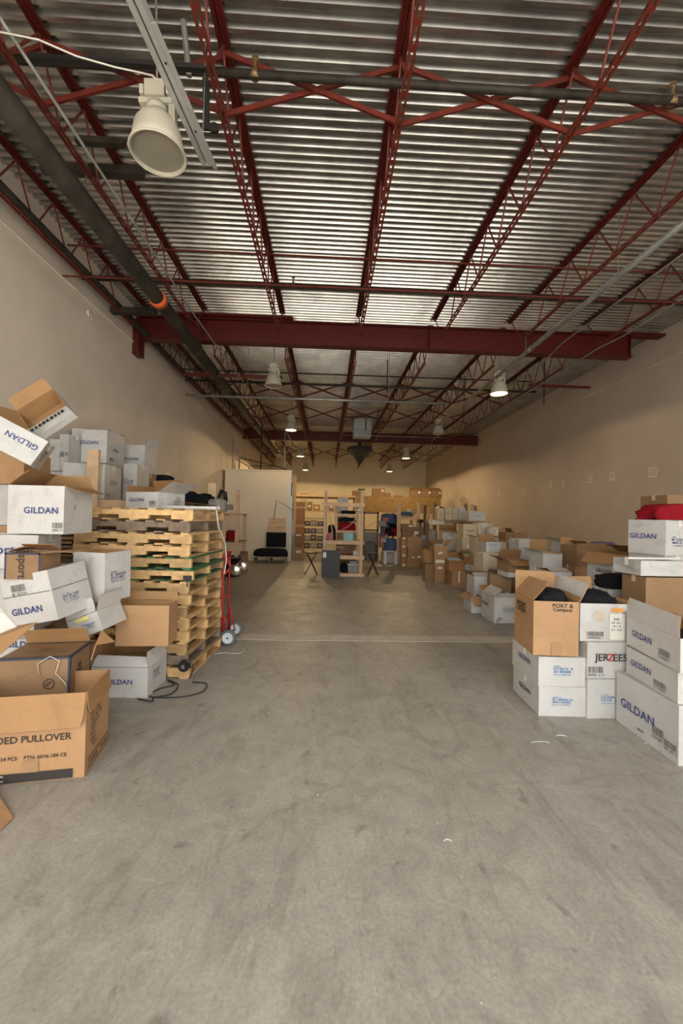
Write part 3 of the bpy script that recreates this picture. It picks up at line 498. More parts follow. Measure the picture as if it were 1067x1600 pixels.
 ('m12', 'crumpled plastic wrapped brown carton, upper of two at the pile end', 'cartons of the right pile', 'kraft', [3.038, 10.625, 0.473, 0, 0, 0.0, 0.353, 0.45, 0.493], {'l': 150, 'll': 0.1, 'r': 140, 'b': 60}, [('f', 'patch', 0.5, 0.15, (0.28, 0.08), 0, 6),('f', 'patch', 0.45, 0.6, (0.12, 0.05), 20, 6)]),
 ('m13', 'orange brown carton spilling pale blue cloth at the pile end', 'cartons of the right pile', 'kraft3', [3.323, 10.225, 0.365, 0, 0, 0.0, 0.38, 0.45, 0.26], {'b': 80, 'f': 200, 'fl': 0.06}, []),
 ('m14c', 'olive brown carton on the floor behind the two taped ones', 'cartons of the right pile', 'kraft2', [3.788, 10.4, 0.0, 0, 0, 0.0, 0.263, 0.4, 0.348], None, []),
 ('m14b', 'white low carton sandwiched between brown ones at the pile end', 'cartons of the right pile', 'white', [3.746, 10.4, 0.352, 0, 0, 0.0, 0.29, 0.4, 0.153], None, [('f', 'smudge', 0.5, 0.5, (0.2, 0.04), 0, 3)]),
 ('m14', 'orange brown carton with pale blue cloth, second from pile end', 'cartons of the right pile', 'kraft3', [3.74, 10.4, 0.509, 0, 0, 0.0, 0.305, 0.4, 0.207], {'b': 60, 'l': 140}, []),
 ('m16', 'lower cream carton of the pair above the cloth filled cartons', 'cartons of the right pile', 'cream', [3.998, 11.25, 0.821, 0, 0, 0.0, 0.376, 0.5, 0.334], None, [('f', 'patch', 0.6, 0.3, (0.2, 0.1), 0, 6)]),
 ('m15', 'upper cream carton of the pair with a handwritten scrawl', 'cartons of the right pile', 'cream', [4.036, 11.25, 1.159, 0, 0, -0.052, 0.377, 0.5, 0.382], {'b': 8, 'f': 8}, [('f', 'scrawl', 0.55, 0.5, (0.2, 0.1), 0, 3)]),
 ('m17', 'pale blue white carton with sagging lid beside the cream pair', 'cartons of the right pile', 'white', [3.836, 12.4, 1.02, 0, 0, 0.0, 0.463, 0.4, 0.29], {'f': 215, 'fl': 0.08, 'b': 60}, [('f', 'smudge', 0.6, 0.6, (0.18, 0.04), 0, 3)]),
 ('m18', 'grey white carton with bulging top high in the right pile', 'cartons of the right pile', 'white', [4.572, 12.1, 1.63, 0, 0, 0.0, 0.523, 0.4, 0.299], None, [('f', 'smudge', 0.5, 0.5, (0.2, 0.04), 0, 3)]),
 ('m22', 'cream carton behind the one with a raised brown flap', 'cartons of the right pile', 'cream', [3.507, 9.1, 0.921, 0, 0, 0.0, 0.239, 0.4, 0.353], {'b': 8, 'l': 150, 'll': 0.07}, []),
 ('m21', 'brown carton against the right wall behind the white ones', 'cartons of the right pile', 'kraft2', [4.466, 9.25, 1.211, 0, 0, 0.0, 0.299, 0.5, 0.152], {'b': 110, 'l': 120}, []),
 ('m21b', 'darker brown carton touching the one against the right wall', 'cartons of the right pile', 'kraft2', [4.171, 9.1, 1.211, 0, 0, 0.0, 0.177, 0.4, 0.185], {'b': 100}, []),
 ('sr0', 'leftmost cream carton on the right rack shelf', 'cream cartons on the right rack shelf', 'cream', [3.852, 13.475, 1.655, 0, 0, 0.0, 0.236, 0.35, 0.375], {'l': 30, 'r': 30}, [('f', 'smudge', 0.5, 0.5, (0.12, 0.04), 0, 3)]),
 ('sr1', 'second cream carton from the left on the right rack shelf', 'cream cartons on the right rack shelf', 'cream', [4.113, 13.475, 1.655, 0, 0, 0.0, 0.236, 0.35, 0.408], None, [('f', 'smudge', 0.5, 0.5, (0.12, 0.04), 0, 3)]),
 ('sr2', 'third cream carton from the left on the right rack shelf', 'cream cartons on the right rack shelf', 'cream', [4.352, 13.475, 1.655, 0, 0, 0.0, 0.206, 0.35, 0.379], None, [('f', 'smudge', 0.5, 0.5, (0.12, 0.04), 0, 3)]),
 ('sr3', 'grey white carton at the right end of the rack shelf', 'cream cartons on the right rack shelf', 'white', [4.581, 13.475, 1.655, 0, 0, 0.0, 0.223, 0.35, 0.412], None, [('f', 'smudge', 0.5, 0.5, (0.12, 0.04), 0, 3)]),
 ('q1', 'bottom brown carton of the tallest stack beside the wooden post', 'brown cartons stacked at the back', 'kraft', [3.038, 13.7, 0.0, 0, 0, 0.0, 0.519, 0.4, 0.303], None, []),
 ('q2', 'middle brown carton of the tallest stack with torn white tape', 'brown cartons stacked at the back', 'kraft', [3.069, 13.7, 0.307, 0, 0, 0.0, 0.519, 0.4, 0.345], None, [('f', 'patch', 0.75, 0.15, (0.14, 0.08), 0, 6),('f', 'patch', 0.35, 0.1, (0.12, 0.04), 0, 6)]),
 ('q3', 'top brown carton of the tallest stack beside the wooden post', 'brown cartons stacked at the back', 'kraft', [3.022, 13.7, 0.656, 0, 0, 0.0, 0.5, 0.4, 0.371], None, []),
 ('q4', 'white carton tucked behind the top of the brown stack', 'brown cartons stacked at the back', 'white', [3.451, 14.1, 0.671, 0, 0, 0.0, 0.192, 0.3, 0.401], None, [('f', 'smudge', 0.4, 0.5, (0.05, 0.04), 0, 3)]),
 ('q5', 'brown carton with white shipping label up behind the stack', 'brown cartons stacked at the back', 'kraft2', [3.289, 14.175, 1.091, 0, 0, 0.0, 0.386, 0.35, 0.281], None, [('f', 'patch', 0.25, 0.25, (0.16, 0.1), 0, 6)]),
 ('q7', 'brown carton wedged between post and stack, below the labelled one', 'brown cartons stacked at the back', 'kraft2', [2.899, 14.175, 0.987, 0, 0, 0.0, 0.385, 0.35, 0.191], None, []),
 ('q6', 'uppermost brown carton with a label under the rack shelf', 'brown cartons stacked at the back', 'kraft2', [2.884, 14.175, 1.182, 0, 0, 0.0, 0.39, 0.35, 0.288], None, [('f', 'patch', 0.75, 0.75, (0.14, 0.07), 0, 6)]),
 ('n1', 'bottom narrow taped carton between post and brown stack', 'brown cartons stacked at the back', 'kraft', [2.708, 13.85, 0.0, 0, 0, 0.0, 0.183, 0.3, 0.339], None, [('f', 'patch', 0.5, 0.15, (0.1, 0.08), 0, 6)]),
 ('n2', 'middle narrow taped carton between post and brown stack', 'brown cartons stacked at the back', 'kraft', [2.705, 13.85, 0.343, 0, 0, 0.0, 0.188, 0.3, 0.282], None, [('f', 'patch', 0.5, 0.15, (0.1, 0.08), 0, 6)]),
 ('n3', 'top narrow taped carton between post and brown stack', 'brown cartons stacked at the back', 'kraft', [2.699, 13.85, 0.629, 0, 0, 0.0, 0.188, 0.3, 0.382], None, [('f', 'patch', 0.5, 0.15, (0.1, 0.08), 0, 6),('f', 'patch', 0.5, 0.9, (0.1, 0.06), 0, 6)]),
 ('tr0', 'large dark brown box on the middle of the rear rack top', 'boxes on top of the rear rack', 'kraft2', [2.689, 20.85, 2.8, 0, 0, 0.0, 0.62, 0.5, 0.405], None, [('f', 'patch', 0.8, 0.7, (0.12, 0.09), 0, 6)]),
 ('tr1', 'small brown box right of the large dark one on the rear rack', 'boxes on top of the rear rack', 'kraft2', [3.168, 20.85, 2.8, 0, 0, 0.0, 0.301, 0.5, 0.181], None, []),
 ('tr2', 'flat brown box beside the wall pipe on the rear rack', 'boxes on top of the rear rack', 'kraft2', [3.743, 20.85, 2.8, 0, 0, 0.0, 0.32, 0.5, 0.06], None, []),
 ('tr3', 'left of three dark boxes at the right end of the rear rack', 'boxes on top of the rear rack', 'kraft2', [4.652, 20.85, 2.8, 0, 0, 0.0, 0.533, 0.5, 0.337], {'b': 40, 'f': 30}, [('f', 'patch', 0.8, 0.7, (0.12, 0.09), 0, 6)]),
 ('tr4', 'middle of three dark boxes at the right end of the rear rack', 'boxes on top of the rear rack', 'kraft2', [5.195, 20.85, 2.8, 0, 0, 0.0, 0.524, 0.5, 0.351], {'b': 40, 'f': 30}, [('f', 'patch', 0.8, 0.7, (0.12, 0.09), 0, 6)]),
 ('tr5', 'right of three dark boxes at the right end of the rear rack', 'boxes on top of the rear rack', 'kraft2', [5.742, 20.85, 2.8, 0, 0, 0.0, 0.532, 0.5, 0.349], {'b': 40, 'f': 30}, [('f', 'patch', 0.8, 0.7, (0.12, 0.09), 0, 6)]),
 ('tr6', 'thin pale box alone on the left rear rack top', 'boxes on top of the rear rack', 'kraft', [-1.171, 20.8, 2.8, 0, 0, 0.0, 0.424, 0.4, 0.06], None, []),
 ('tr7', 'dark brown box behind the post cap of the lumber shelf', 'boxes on top of the rear rack', 'kraft2', [1.571, 20.85, 2.8, 0, 0, 0.0, 0.484, 0.5, 0.257], None, []),
 ('tr8', 'small pale basket like box beside the large dark one', 'boxes on top of the rear rack', 'cream', [2.152, 20.75, 2.8, 0, 0, 0.0, 0.32, 0.3, 0.146], None, []),
 ('lc1', 'upper kraft carton beside the partition corner', 'cartons by the partition', 'kraft2', [-1.071, 15.8, 0.493, 0, 0, 0.0, 0.309, 0.4, 0.468], None, [('f', 'patch', 0.5, 0.9, (0.2, 0.05), 0, 6)]),
 ('lc2', 'lower plastic wrapped carton beside the partition corner', 'cartons by the partition', 'kraft', [-1.062, 15.8, 0.0, 0, 0, 0.0, 0.35, 0.4, 0.464], None, [('f', 'patch', 0.5, 0.6, (0.2, 0.1), 0, 6)]),
 ('lb', 'brown carton on the floor beside the black tub by the partition', 'cartons by the partition', 'kraft2', [-2.381, 11.575, 0.0, 0, 0, 0.0, 0.242, 0.35, 0.51], {'b': 60}, []),
 ('fill_mort0', 'white carton buried lowest beneath the white carton printed with dark blue script, directly under', 'cartons buried under the piles', 'white', [-2.609, 3.495, 0.646, 0.0, 0.0, 0.13, 0.409, 0.272, 0.531], None, []),
 ('fill_gl20', 'white carton buried lowest beneath the shadowed white carton behind the navy striped one', 'cartons buried under the piles', 'white', [-2.457, 3.37, 0.0, 0.0, 0.0, 0.0, 0.372, 0.27, 0.246], None, []),
 ('fill_kr_left0', 'brown carton buried lowest beneath the brown carton under the upside down white carton at', 'cartons buried under the piles', 'kraft', [-2.95, 3.945, 0.0, 0.0, 0.0, 0.0, 0.327, 0.315, 0.374], None, []),
 ('fill_kr_left1', 'white carton buried second lowest beneath the brown carton under the upside down white carton at', 'cartons buried under the piles', 'white', [-2.95, 3.945, 0.378, 0.0, 0.0, 0.0, 0.327, 0.315, 0.374], None, []),
 ('fill_kr_left2', 'white carton buried third lowest beneath the brown carton under the upside down white carton at', 'cartons buried under the piles', 'white', [-2.95, 3.945, 0.756, 0.0, 0.0, 0.0, 0.327, 0.315, 0.374], None, []),
 ('fill_kr_left3', 'brown carton buried fourth lowest beneath the brown carton under the upside down white carton at', 'cartons buried under the piles', 'kraft', [-2.95, 3.945, 1.133, 0.0, 0.0, 0.0, 0.327, 0.315, 0.374], None, []),
 ('fill_kr_left4', 'white carton buried fifth lowest beneath the brown carton under the upside down white carton at', 'cartons buried under the piles', 'white', [-2.95, 3.945, 1.511, 0.0, 0.0, 0.0, 0.327, 0.315, 0.374], None, []),
 ('fill_bul10', 'white carton buried lowest beneath the bulging white carton with a black side stamp beside', 'cartons buried under the piles', 'white', [-3.603, 5.77, 1.815, 0.0, 0.0, -0.175, 0.135, 0.27, 0.389], None, []),
 ('fill_bul20', 'brown carton buried lowest beneath the tall white carton squeezed behind the rack post', 'cartons buried under the piles', 'kraft', [-3.652, 6.12, 1.815, 0.0, 0.0, 0.0, 0.178, 0.27, 0.41], None, []),
 ('fill_bul30', 'white carton buried lowest beneath the crumpled white carton between the tipped cartons and the', 'cartons buried under the piles', 'white', [-3.75, 5.77, 1.815, 0.0, 0.0, 0.0, 0.137, 0.27, 0.385], None, []),
 ('fill_rackA0', 'white carton buried lowest beneath the upper white carton of the stack standing on the', 'cartons buried under the piles', 'white', [-3.334, 6.06, 1.815, 0.0, 0.0, 0.021, 0.337, 0.46, 0.533], None, []),
 ('fill_rackD0', 'brown carton buried lowest beneath the white carton with a torn open lid behind the', 'cartons buried under the piles', 'kraft', [-3.061, 6.67, 1.815, 0.0, 0.0, -0.07, 0.317, 0.36, 0.478], None, []),
 ('fill_topR0', 'white carton buried lowest beneath the white carton high at the right edge with red', 'cartons buried under the piles', 'white', [3.491, 4.055, 0.0, 0.0, 0.0, -1.304, 0.359, 0.367, 0.332], None, []),
 ('fill_topR1', 'white carton buried second lowest beneath the white carton high at the right edge with red', 'cartons buried under the piles', 'white', [3.491, 4.055, 0.336, 0.0, 0.0, -1.304, 0.359, 0.367, 0.332], None, []),
 ('fill_topR2', 'brown carton buried third lowest beneath the white carton high at the right edge with red', 'cartons buried under the piles', 'kraft', [3.491, 4.055, 0.671, 0.0, 0.0, -1.304, 0.359, 0.367, 0.332], None, []),
 ('fill_topR3', 'white carton buried fourth lowest beneath the white carton high at the right edge with red', 'cartons buried under the piles', 'white', [3.491, 4.055, 1.007, 0.0, 0.0, -1.304, 0.359, 0.367, 0.332], None, []),
 ('fill_openR0', 'white carton buried lowest beneath the open white carton with wide brown flaps hanging out,', 'cartons buried under the piles', 'white', [3.582, 4.768, 0.0, 0.0, 0.0, -1.405, 0.432, 0.418, 0.324], None, []),
 ('fill_openR1', 'brown carton buried second lowest beneath the open white carton with wide brown flaps hanging out,', 'cartons buried under the piles', 'kraft', [3.582, 4.768, 0.328, 0.0, 0.0, -1.405, 0.432, 0.418, 0.324], None, []),
 ('fill_openR2', 'white carton buried third lowest beneath the open white carton with wide brown flaps hanging out,', 'cartons buried under the piles', 'white', [3.582, 4.768, 0.655, 0.0, 0.0, -1.405, 0.432, 0.418, 0.324], None, []),
 ('fill_rL0', 'white carton buried lowest beneath the low white open carton with a brown back flap', 'cartons buried under the piles', 'white', [3.313, 5.92, 0.0, 0.0, 0.0, 0.0, 0.276, 0.36, 0.321], None, []),
 ('fill_rL1', 'brown carton buried second lowest beneath the low white open carton with a brown back flap', 'cartons buried under the piles', 'kraft', [3.313, 5.92, 0.325, 0.0, 0.0, 0.0, 0.276, 0.36, 0.321], None, []),
 ('fill_rL2', 'white carton buried third lowest beneath the low white open carton with a brown back flap', 'cartons buried under the piles', 'white', [3.313, 5.92, 0.651, 0.0, 0.0, 0.0, 0.276, 0.36, 0.321], None, []),
 ('fill_rM20', 'white carton buried lowest beneath the long white carton under the black stamped one before', 'cartons buried under the piles', 'white', [3.856, 6.27, 0.0, 0.0, 0.0, 0.0, 0.372, 0.45, 0.402], None, []),
 ('fill_rM21', 'brown carton buried second lowest beneath the long white carton under the black stamped one before', 'cartons buried under the piles', 'kraft', [3.856, 6.27, 0.406, 0.0, 0.0, 0.0, 0.372, 0.45, 0.402], None, []),
 ('fill_rN0', 'white carton buried lowest beneath the brown carton half hidden behind the wide flapped white', 'cartons buried under the piles', 'white', [3.712, 5.82, 0.0, 0.0, 0.0, 0.0, 0.203, 0.36, 0.338], None, []),
 ('fill_rN1', 'white carton buried second lowest beneath the brown carton half hidden behind the wide flapped white', 'cartons buried under the piles', 'white', [3.712, 5.82, 0.342, 0.0, 0.0, 0.0, 0.203, 0.36, 0.338], None, []),
 ('fill_rN2', 'brown carton buried third lowest beneath the brown carton half hidden behind the wide flapped white', 'cartons buried under the piles', 'kraft', [3.712, 5.82, 0.684, 0.0, 0.0, 0.0, 0.203, 0.36, 0.338], None, []),
 ('fill_rW0', 'white carton buried lowest beneath the brown carton edge under the purple cloth', 'cartons buried under the piles', 'white', [4.322, 6.12, 0.0, 0.0, 0.0, 0.0, 0.54, 0.36, 0.35], None, []),
 ('fill_rW1', 'white carton buried second lowest beneath the brown carton edge under the purple cloth', 'cartons buried under the piles', 'white', [4.322, 6.12, 0.354, 0.0, 0.0, 0.0, 0.54, 0.36, 0.35], None, []),
 ('fill_rW2', 'brown carton buried third lowest beneath the brown carton edge under the purple cloth', 'cartons buried under the piles', 'kraft', [4.322, 6.12, 0.707, 0.0, 0.0, 0.0, 0.54, 0.36, 0.35], None, []),
 ('fill_rO0', 'white carton buried lowest beneath the pale grey carton top seen behind the tall brown', 'cartons buried under the piles', 'white', [3.208, 5.52, 0.0, 0.0, 0.0, 0.0, 0.276, 0.36, 0.314], None, []),
 ('fill_rO1', 'white carton buried second lowest beneath the pale grey carton top seen behind the tall brown', 'cartons buried under the piles', 'white', [3.208, 5.52, 0.318, 0.0, 0.0, 0.0, 0.276, 0.36, 0.314], None, []),
 ('fill_rBk0', 'brown carton buried lowest beneath the brown carton behind the red cloth at the right', 'cartons buried under the piles', 'kraft', [4.203, 4.82, 0.0, 0.0, 0.0, 0.0, 0.277, 0.36, 0.391], None, []),
 ('fill_rBk1', 'white carton buried second lowest beneath the brown carton behind the red cloth at the right', 'cartons buried under the piles', 'white', [4.203, 4.82, 0.395, 0.0, 0.0, 0.0, 0.277, 0.36, 0.391], None, []),
 ('fill_rBk2', 'white carton buried third lowest beneath the brown carton behind the red cloth at the right', 'cartons buried under the piles', 'white', [4.203, 4.82, 0.789, 0.0, 0.0, 0.0, 0.277, 0.36, 0.391], None, []),
 ('fill_rBk3', 'brown carton buried fourth lowest beneath the brown carton behind the red cloth at the right', 'cartons buried under the piles', 'kraft', [4.203, 4.82, 1.184, 0.0, 0.0, 0.0, 0.277, 0.36, 0.391], None, []),
 ('fill_m40', 'white carton buried lowest beneath the brown carton with blue tape tilting behind the tall', 'cartons buried under the piles', 'white', [3.098, 7.02, 0.0, 0.0, 0.0, -0.244, 0.338, 0.27, 0.417], None, []),
 ('fill_m50', 'white carton buried lowest beneath the cream carton standing upright with rounded corners in the', 'cartons buried under the piles', 'white', [3.272, 7.97, 0.0, 0.0, 0.0, 0.0, 0.358, 0.45, 0.283], None, []),
 ('fill_m51', 'brown carton buried second lowest beneath the cream carton standing upright with rounded corners in the', 'cartons buried under the piles', 'kraft', [3.272, 7.97, 0.287, 0.0, 0.0, 0.0, 0.358, 0.45, 0.283], None, []),
 ('fill_m70', 'white carton buried lowest beneath the tall white carton with a brown flap folded down', 'cartons buried under the piles', 'white', [3.717, 7.97, 0.0, 0.0, 0.0, 0.0, 0.315, 0.36, 0.329], None, []),
 ('fill_m71', 'white carton buried second lowest beneath the tall white carton with a brown flap folded down', 'cartons buried under the piles', 'white', [3.717, 7.97, 0.333, 0.0, 0.0, 0.0, 0.315, 0.36, 0.329], None, []),
 ('fill_m80', 'brown carton buried lowest beneath the white carton with check mark arrow right of the', 'cartons buried under the piles', 'kraft', [3.71, 7.42, 0.0, 0.0, 0.0, 0.0, 0.316, 0.36, 0.435], None, []),
 ('fill_m81', 'white carton buried second lowest beneath the white carton with check mark arrow right of the', 'cartons buried under the piles', 'white', [3.71, 7.42, 0.439, 0.0, 0.0, 0.0, 0.316, 0.36, 0.435], None, []),
 ('fill_m90', 'white carton buried lowest beneath the brown open carton lying low in front of the', 'cartons buried under the piles', 'white', [3.247, 6.77, 0.705, 0.0, 0.0, 0.07, 0.396, 0.36, 0.085], None, []),
 ('fill_m160', 'brown carton buried lowest beneath the lower cream carton of the pair above the cloth', 'cartons buried under the piles', 'kraft', [3.998, 11.27, 0.0, 0.0, 0.0, 0.0, 0.361, 0.45, 0.406], None, []),
 ('fill_m161', 'white carton buried second lowest beneath the lower cream carton of the pair above the cloth', 'cartons buried under the piles', 'white', [3.998, 11.27, 0.41, 0.0, 0.0, 0.0, 0.361, 0.45, 0.406], None, []),
 ('fill_m170', 'white carton buried lowest beneath the pale blue white carton with sagging lid beside the', 'cartons buried under the piles', 'white', [3.836, 12.42, 0.0, 0.0, 0.0, 0.0, 0.444, 0.36, 0.336], None, []),
 ('fill_m171', 'brown carton buried second lowest beneath the pale blue white carton with sagging lid beside the', 'cartons buried under the piles', 'kraft', [3.836, 12.42, 0.34, 0.0, 0.0, 0.0, 0.444, 0.36, 0.336], None, []),
 ('fill_m172', 'white carton buried third lowest beneath the pale blue white carton with sagging lid beside the', 'cartons buried under the piles', 'white', [3.836, 12.42, 0.68, 0.0, 0.0, 0.0, 0.444, 0.36, 0.336], None, []),
 ('fill_m180', 'white carton buried lowest beneath the grey white carton with bulging top high in the', 'cartons buried under the piles', 'white', [4.572, 12.12, 0.0, 0.0, 0.0, 0.0, 0.502, 0.36, 0.322], None, []),
 ('fill_m181', 'brown carton buried second lowest beneath the grey white carton with bulging top high in the', 'cartons buried under the piles', 'kraft', [4.572, 12.12, 0.326, 0.0, 0.0, 0.0, 0.502, 0.36, 0.322], None, []),
 ('fill_m182', 'white carton buried third lowest beneath the grey white carton with bulging top high in the', 'cartons buried under the piles', 'white', [4.572, 12.12, 0.652, 0.0, 0.0, 0.0, 0.502, 0.36, 0.322], None, []),
 ('fill_m183', 'white carton buried fourth lowest beneath the grey white carton with bulging top high in the', 'cartons buried under the piles', 'white', [4.572, 12.12, 0.978, 0.0, 0.0, 0.0, 0.502, 0.36, 0.322], None, []),
 ('fill_m184', 'brown carton buried fifth lowest beneath the grey white carton with bulging top high in the', 'cartons buried under the piles', 'kraft', [4.572, 12.12, 1.304, 0.0, 0.0, 0.0, 0.502, 0.36, 0.322], None, []),
 ('fill_m220', 'white carton buried lowest beneath the cream carton behind the one with a raised brown', 'cartons buried under the piles', 'white', [3.507, 9.12, 0.0, 0.0, 0.0, 0.0, 0.229, 0.36, 0.303], None, []),
 ('fill_m221', 'white carton buried second lowest beneath the cream carton behind the one with a raised brown', 'cartons buried under the piles', 'white', [3.507, 9.12, 0.307, 0.0, 0.0, 0.0, 0.229, 0.36, 0.303], None, []),
 ('fill_m222', 'brown carton buried third lowest beneath the cream carton behind the one with a raised brown', 'cartons buried under the piles', 'kraft', [3.507, 9.12, 0.614, 0.0, 0.0, 0.0, 0.229, 0.36, 0.303], None, []),
 ('fill_m210', 'white carton buried lowest beneath the brown carton against the right wall behind the white', 'cartons buried under the piles', 'white', [4.466, 9.27, 0.0, 0.0, 0.0, 0.0, 0.287, 0.45, 0.4], None, []),
 ('fill_m211', 'white carton buried second lowest beneath the brown carton against the right wall behind the white', 'cartons buried under the piles', 'white', [4.466, 9.27, 0.404, 0.0, 0.0, 0.0, 0.287, 0.45, 0.4], None, []),
 ('fill_m212', 'brown carton buried third lowest beneath the brown carton against the right wall behind the white', 'cartons buried under the piles', 'kraft', [4.466, 9.27, 0.807, 0.0, 0.0, 0.0, 0.287, 0.45, 0.4], None, []),
 ('fill_m21b0', 'white carton buried lowest beneath the darker brown carton touching the one against the right', 'cartons buried under the piles', 'white', [4.171, 9.12, 0.0, 0.0, 0.0, 0.0, 0.17, 0.36, 0.4], None, []),
 ('fill_m21b1', 'white carton buried second lowest beneath the darker brown carton touching the one against the right', 'cartons buried under the piles', 'white', [4.171, 9.12, 0.404, 0.0, 0.0, 0.0, 0.17, 0.36, 0.4], None, []),
 ('fill_m21b2', 'brown carton buried third lowest beneath the darker brown carton touching the one against the right', 'cartons buried under the piles', 'kraft', [4.171, 9.12, 0.807, 0.0, 0.0, 0.0, 0.17, 0.36, 0.4], None, []),
 ('fill_q40', 'white carton buried lowest beneath the white carton tucked behind the top of the brown', 'cartons buried under the piles', 'white', [3.451, 14.12, 0.0, 0.0, 0.0, 0.0, 0.184, 0.27, 0.332], None, []),
 ('fill_q41', 'white carton buried second lowest beneath the white carton tucked behind the top of the brown', 'cartons buried under the piles', 'white', [3.451, 14.12, 0.336, 0.0, 0.0, 0.0, 0.184, 0.27, 0.332], None, []),
 ('fill_q70', 'brown carton buried lowest beneath the brown carton wedged between post and stack, below the', 'cartons buried under the piles', 'kraft', [2.899, 14.195, 0.0, 0.0, 0.0, 0.0, 0.37, 0.315, 0.325], None, []),
 ('fill_q71', 'white carton buried second lowest beneath the brown carton wedged between post and stack, below the', 'cartons buried under the piles', 'white', [2.899, 14.195, 0.329, 0.0, 0.0, 0.0, 0.37, 0.315, 0.325], None, []),
 ('fill_q72', 'white carton buried third lowest beneath the brown carton wedged between post and stack, below the', 'cartons buried under the piles', 'white', [2.899, 14.195, 0.658, 0.0, 0.0, 0.0, 0.37, 0.315, 0.325], None, []),
]

# ------------------------------------------------------------------ cartons
_tm = {}
def text_mesh(s, h, ink):
    k = (s, h, ink)
    if k not in _tm:
        c = bpy.data.curves.new('t', 'FONT'); c.body = s; c.size = h*1.38; c.align_x = 'CENTER'; c.align_y = 'CENTER'; c.offset = h*.018; c.resolution_u = 3
        if ink == 1: c.space_character = 1.05
        o = bpy.data.objects.new('t', c); me = bpy.data.meshes.new_from_object(o); me.name = 'printed_text'
        me.materials.clear(); me.materials.append(PM[ink]); bpy.data.objects.remove(o); _tm[k] = me
    return _tm[k]
def glyph_row(b, rnd, x0, x1, y0, y1):
    x = x0
    while x < x1:
        w = (y1-y0)*rnd.uniform(.25, .8)
        if rnd.random() < .85:
            k = rnd.random(); t = (y1-y0)*.22
            if k < .35: b.quad((x,y0,0),(x+w*.4,y0,0),(x+w*.4,y1,0),(x,y1,0))
            elif k < .7:
                b.quad((x,y0,0),(x+t,y0,0),(x+t,y1,0),(x,y1,0)); b.quad((x+t,y1-t,0),(x+w*.8,y1-t,0),(x+w*.8,y1,0),(x+t,y1,0)); b.quad((x+t,y0,0),(x+w*.8,y0,0),(x+w*.8,y0+t,0),(x+t,y0+t,0))
            else:
                m = (y0+y1)/2; b.quad((x,m-t,0),(x+w*.8,m-t,0),(x+w*.8,m+t,0),(x,m+t,0)); b.quad((x+w*.3,y0,0),(x+w*.3+t,y0,0),(x+w*.3+t,y1,0),(x+w*.3,y1,0))
        x += w*1.02+(y1-y0)*.1
def decal(kind, size, seed, ink):
    rnd = random.Random(seed); b = MB(); w, h = size
    nm = 'printed_label'
    if kind == 'text4':
        glyph_row(b, rnd, -w*.5, -w*.1, h*.36, h*.5); glyph_row(b, rnd, -w*.5, w*.5, h*.06, h*.3); glyph_row(b, rnd, -w*.5, w*.4, -h*.26, -h*.0); glyph_row(b, rnd, -w*.48, w*.45, -h*.5, -h*.38)
    elif kind == 'smudge':
        n = max(1, int(h/.03)); q = h/n
        for i in range(n): glyph_row(b, rnd, -w/2, w/2*rnd.uniform(.3,1), -h/2+i*q+q*.2, -h/2+i*q+q*.8)
    elif kind == 'barcode':
        if ink == 3: ink = 12
        x = -w/2
        while x < w/2:
            t = rnd.choice((.0015,.003,.005)); b.quad((x,-h*.15,0),(x+t,-h*.15,0),(x+t,h*.5,0),(x,h*.5,0)); x += t+rnd.choice((.002,.003,.005))
        glyph_row(b, rnd, -w/2, w/2, -h*.5, -h*.25)
    elif kind in ('bar','patch','seam','tag','sheet','bluebar','tapeline'):
        b.quad((-w/2,-h/2,0),(w/2,-h/2,0),(w/2,h/2,0),(-w/2,h/2,0)); nm = 'tape_patch' if kind in ('patch','tapeline','bluebar') else 'printed_panel'
    elif kind == 'frame':
        t = .006
        for x0,x1,y0,y1 in ((-w/2,w/2,-h/2,-h/2+t),(-w/2,w/2,h/2-t,h/2),(-w/2,-w/2+t,-h/2,h/2),(w/2-t,w/2,-h/2,h/2)): b.quad((x0,y0,0),(x1,y0,0),(x1,y1,0),(x0,y1,0))
        glyph_row(b, rnd, -w*.4, w*.4, -h*.2, h*.2)
    elif kind == 'round':
        for r0, r1 in ((.78,.9),(.96,1.0)):
            for i in range(20):
                a0, a1 = 2*pi*i/20, 2*pi*(i+1)/20
                P = [(w/2*r*cos(a), h/2*r*sin(a), 0) for r, a in ((r0,a0),(r1,a0),(r1,a1),(r0,a1))]; b.quad(*P)
        glyph_row(b, rnd, -w*.25, w*.2, -h*.22, h*.0); glyph_row(b, rnd, -w*.15, w*.22, .02*h, h*.24)
    elif kind == 'stain':
        for cx, cy, rr in ((.1,.2,.28),(-.2,0,.22),(.15,-.15,.25),(.0,.0,.2),(-.35,.15,.15)):
            n0 = len(b.v); k = 14
            for i in range(k): a = 2*pi*i/k; q = rr*(1+.12*sin(3*a+cx*9)); b.v.append((w*(cx+q*cos(a)), h*(cy+q*sin(a)), .00002*len(b.f)))
            b.f.append(tuple(range(n0, n0+k))); b.m.append(0)
        nm = 'brown_stain'
    elif kind == 'scrawl':
        P = [Vector((-w/2+w*i/8, h*.35*(1 if i % 2 else -1)*rnd.uniform(.4,1), 0)) for i in range(9)]
        for p, q in zip(P, P[1:]):
            d = (q-p).normalized(); n = Vector((-d.y, d.x, 0))*.006; b.quad(p-n, q-n, q+n, p+n)
    elif kind == 'bits':
        x = -w/2
        while x < w/2:
            l_ = rnd.uniform(.012,.03); b.quad((x,-h/2,0),(x+l_,-h/2,0),(x+l_,h/2,0),(x,h/2*.4,0)); x += l_+rnd.uniform(.004,.015)
    return b.mesh(nm, PM[ink])
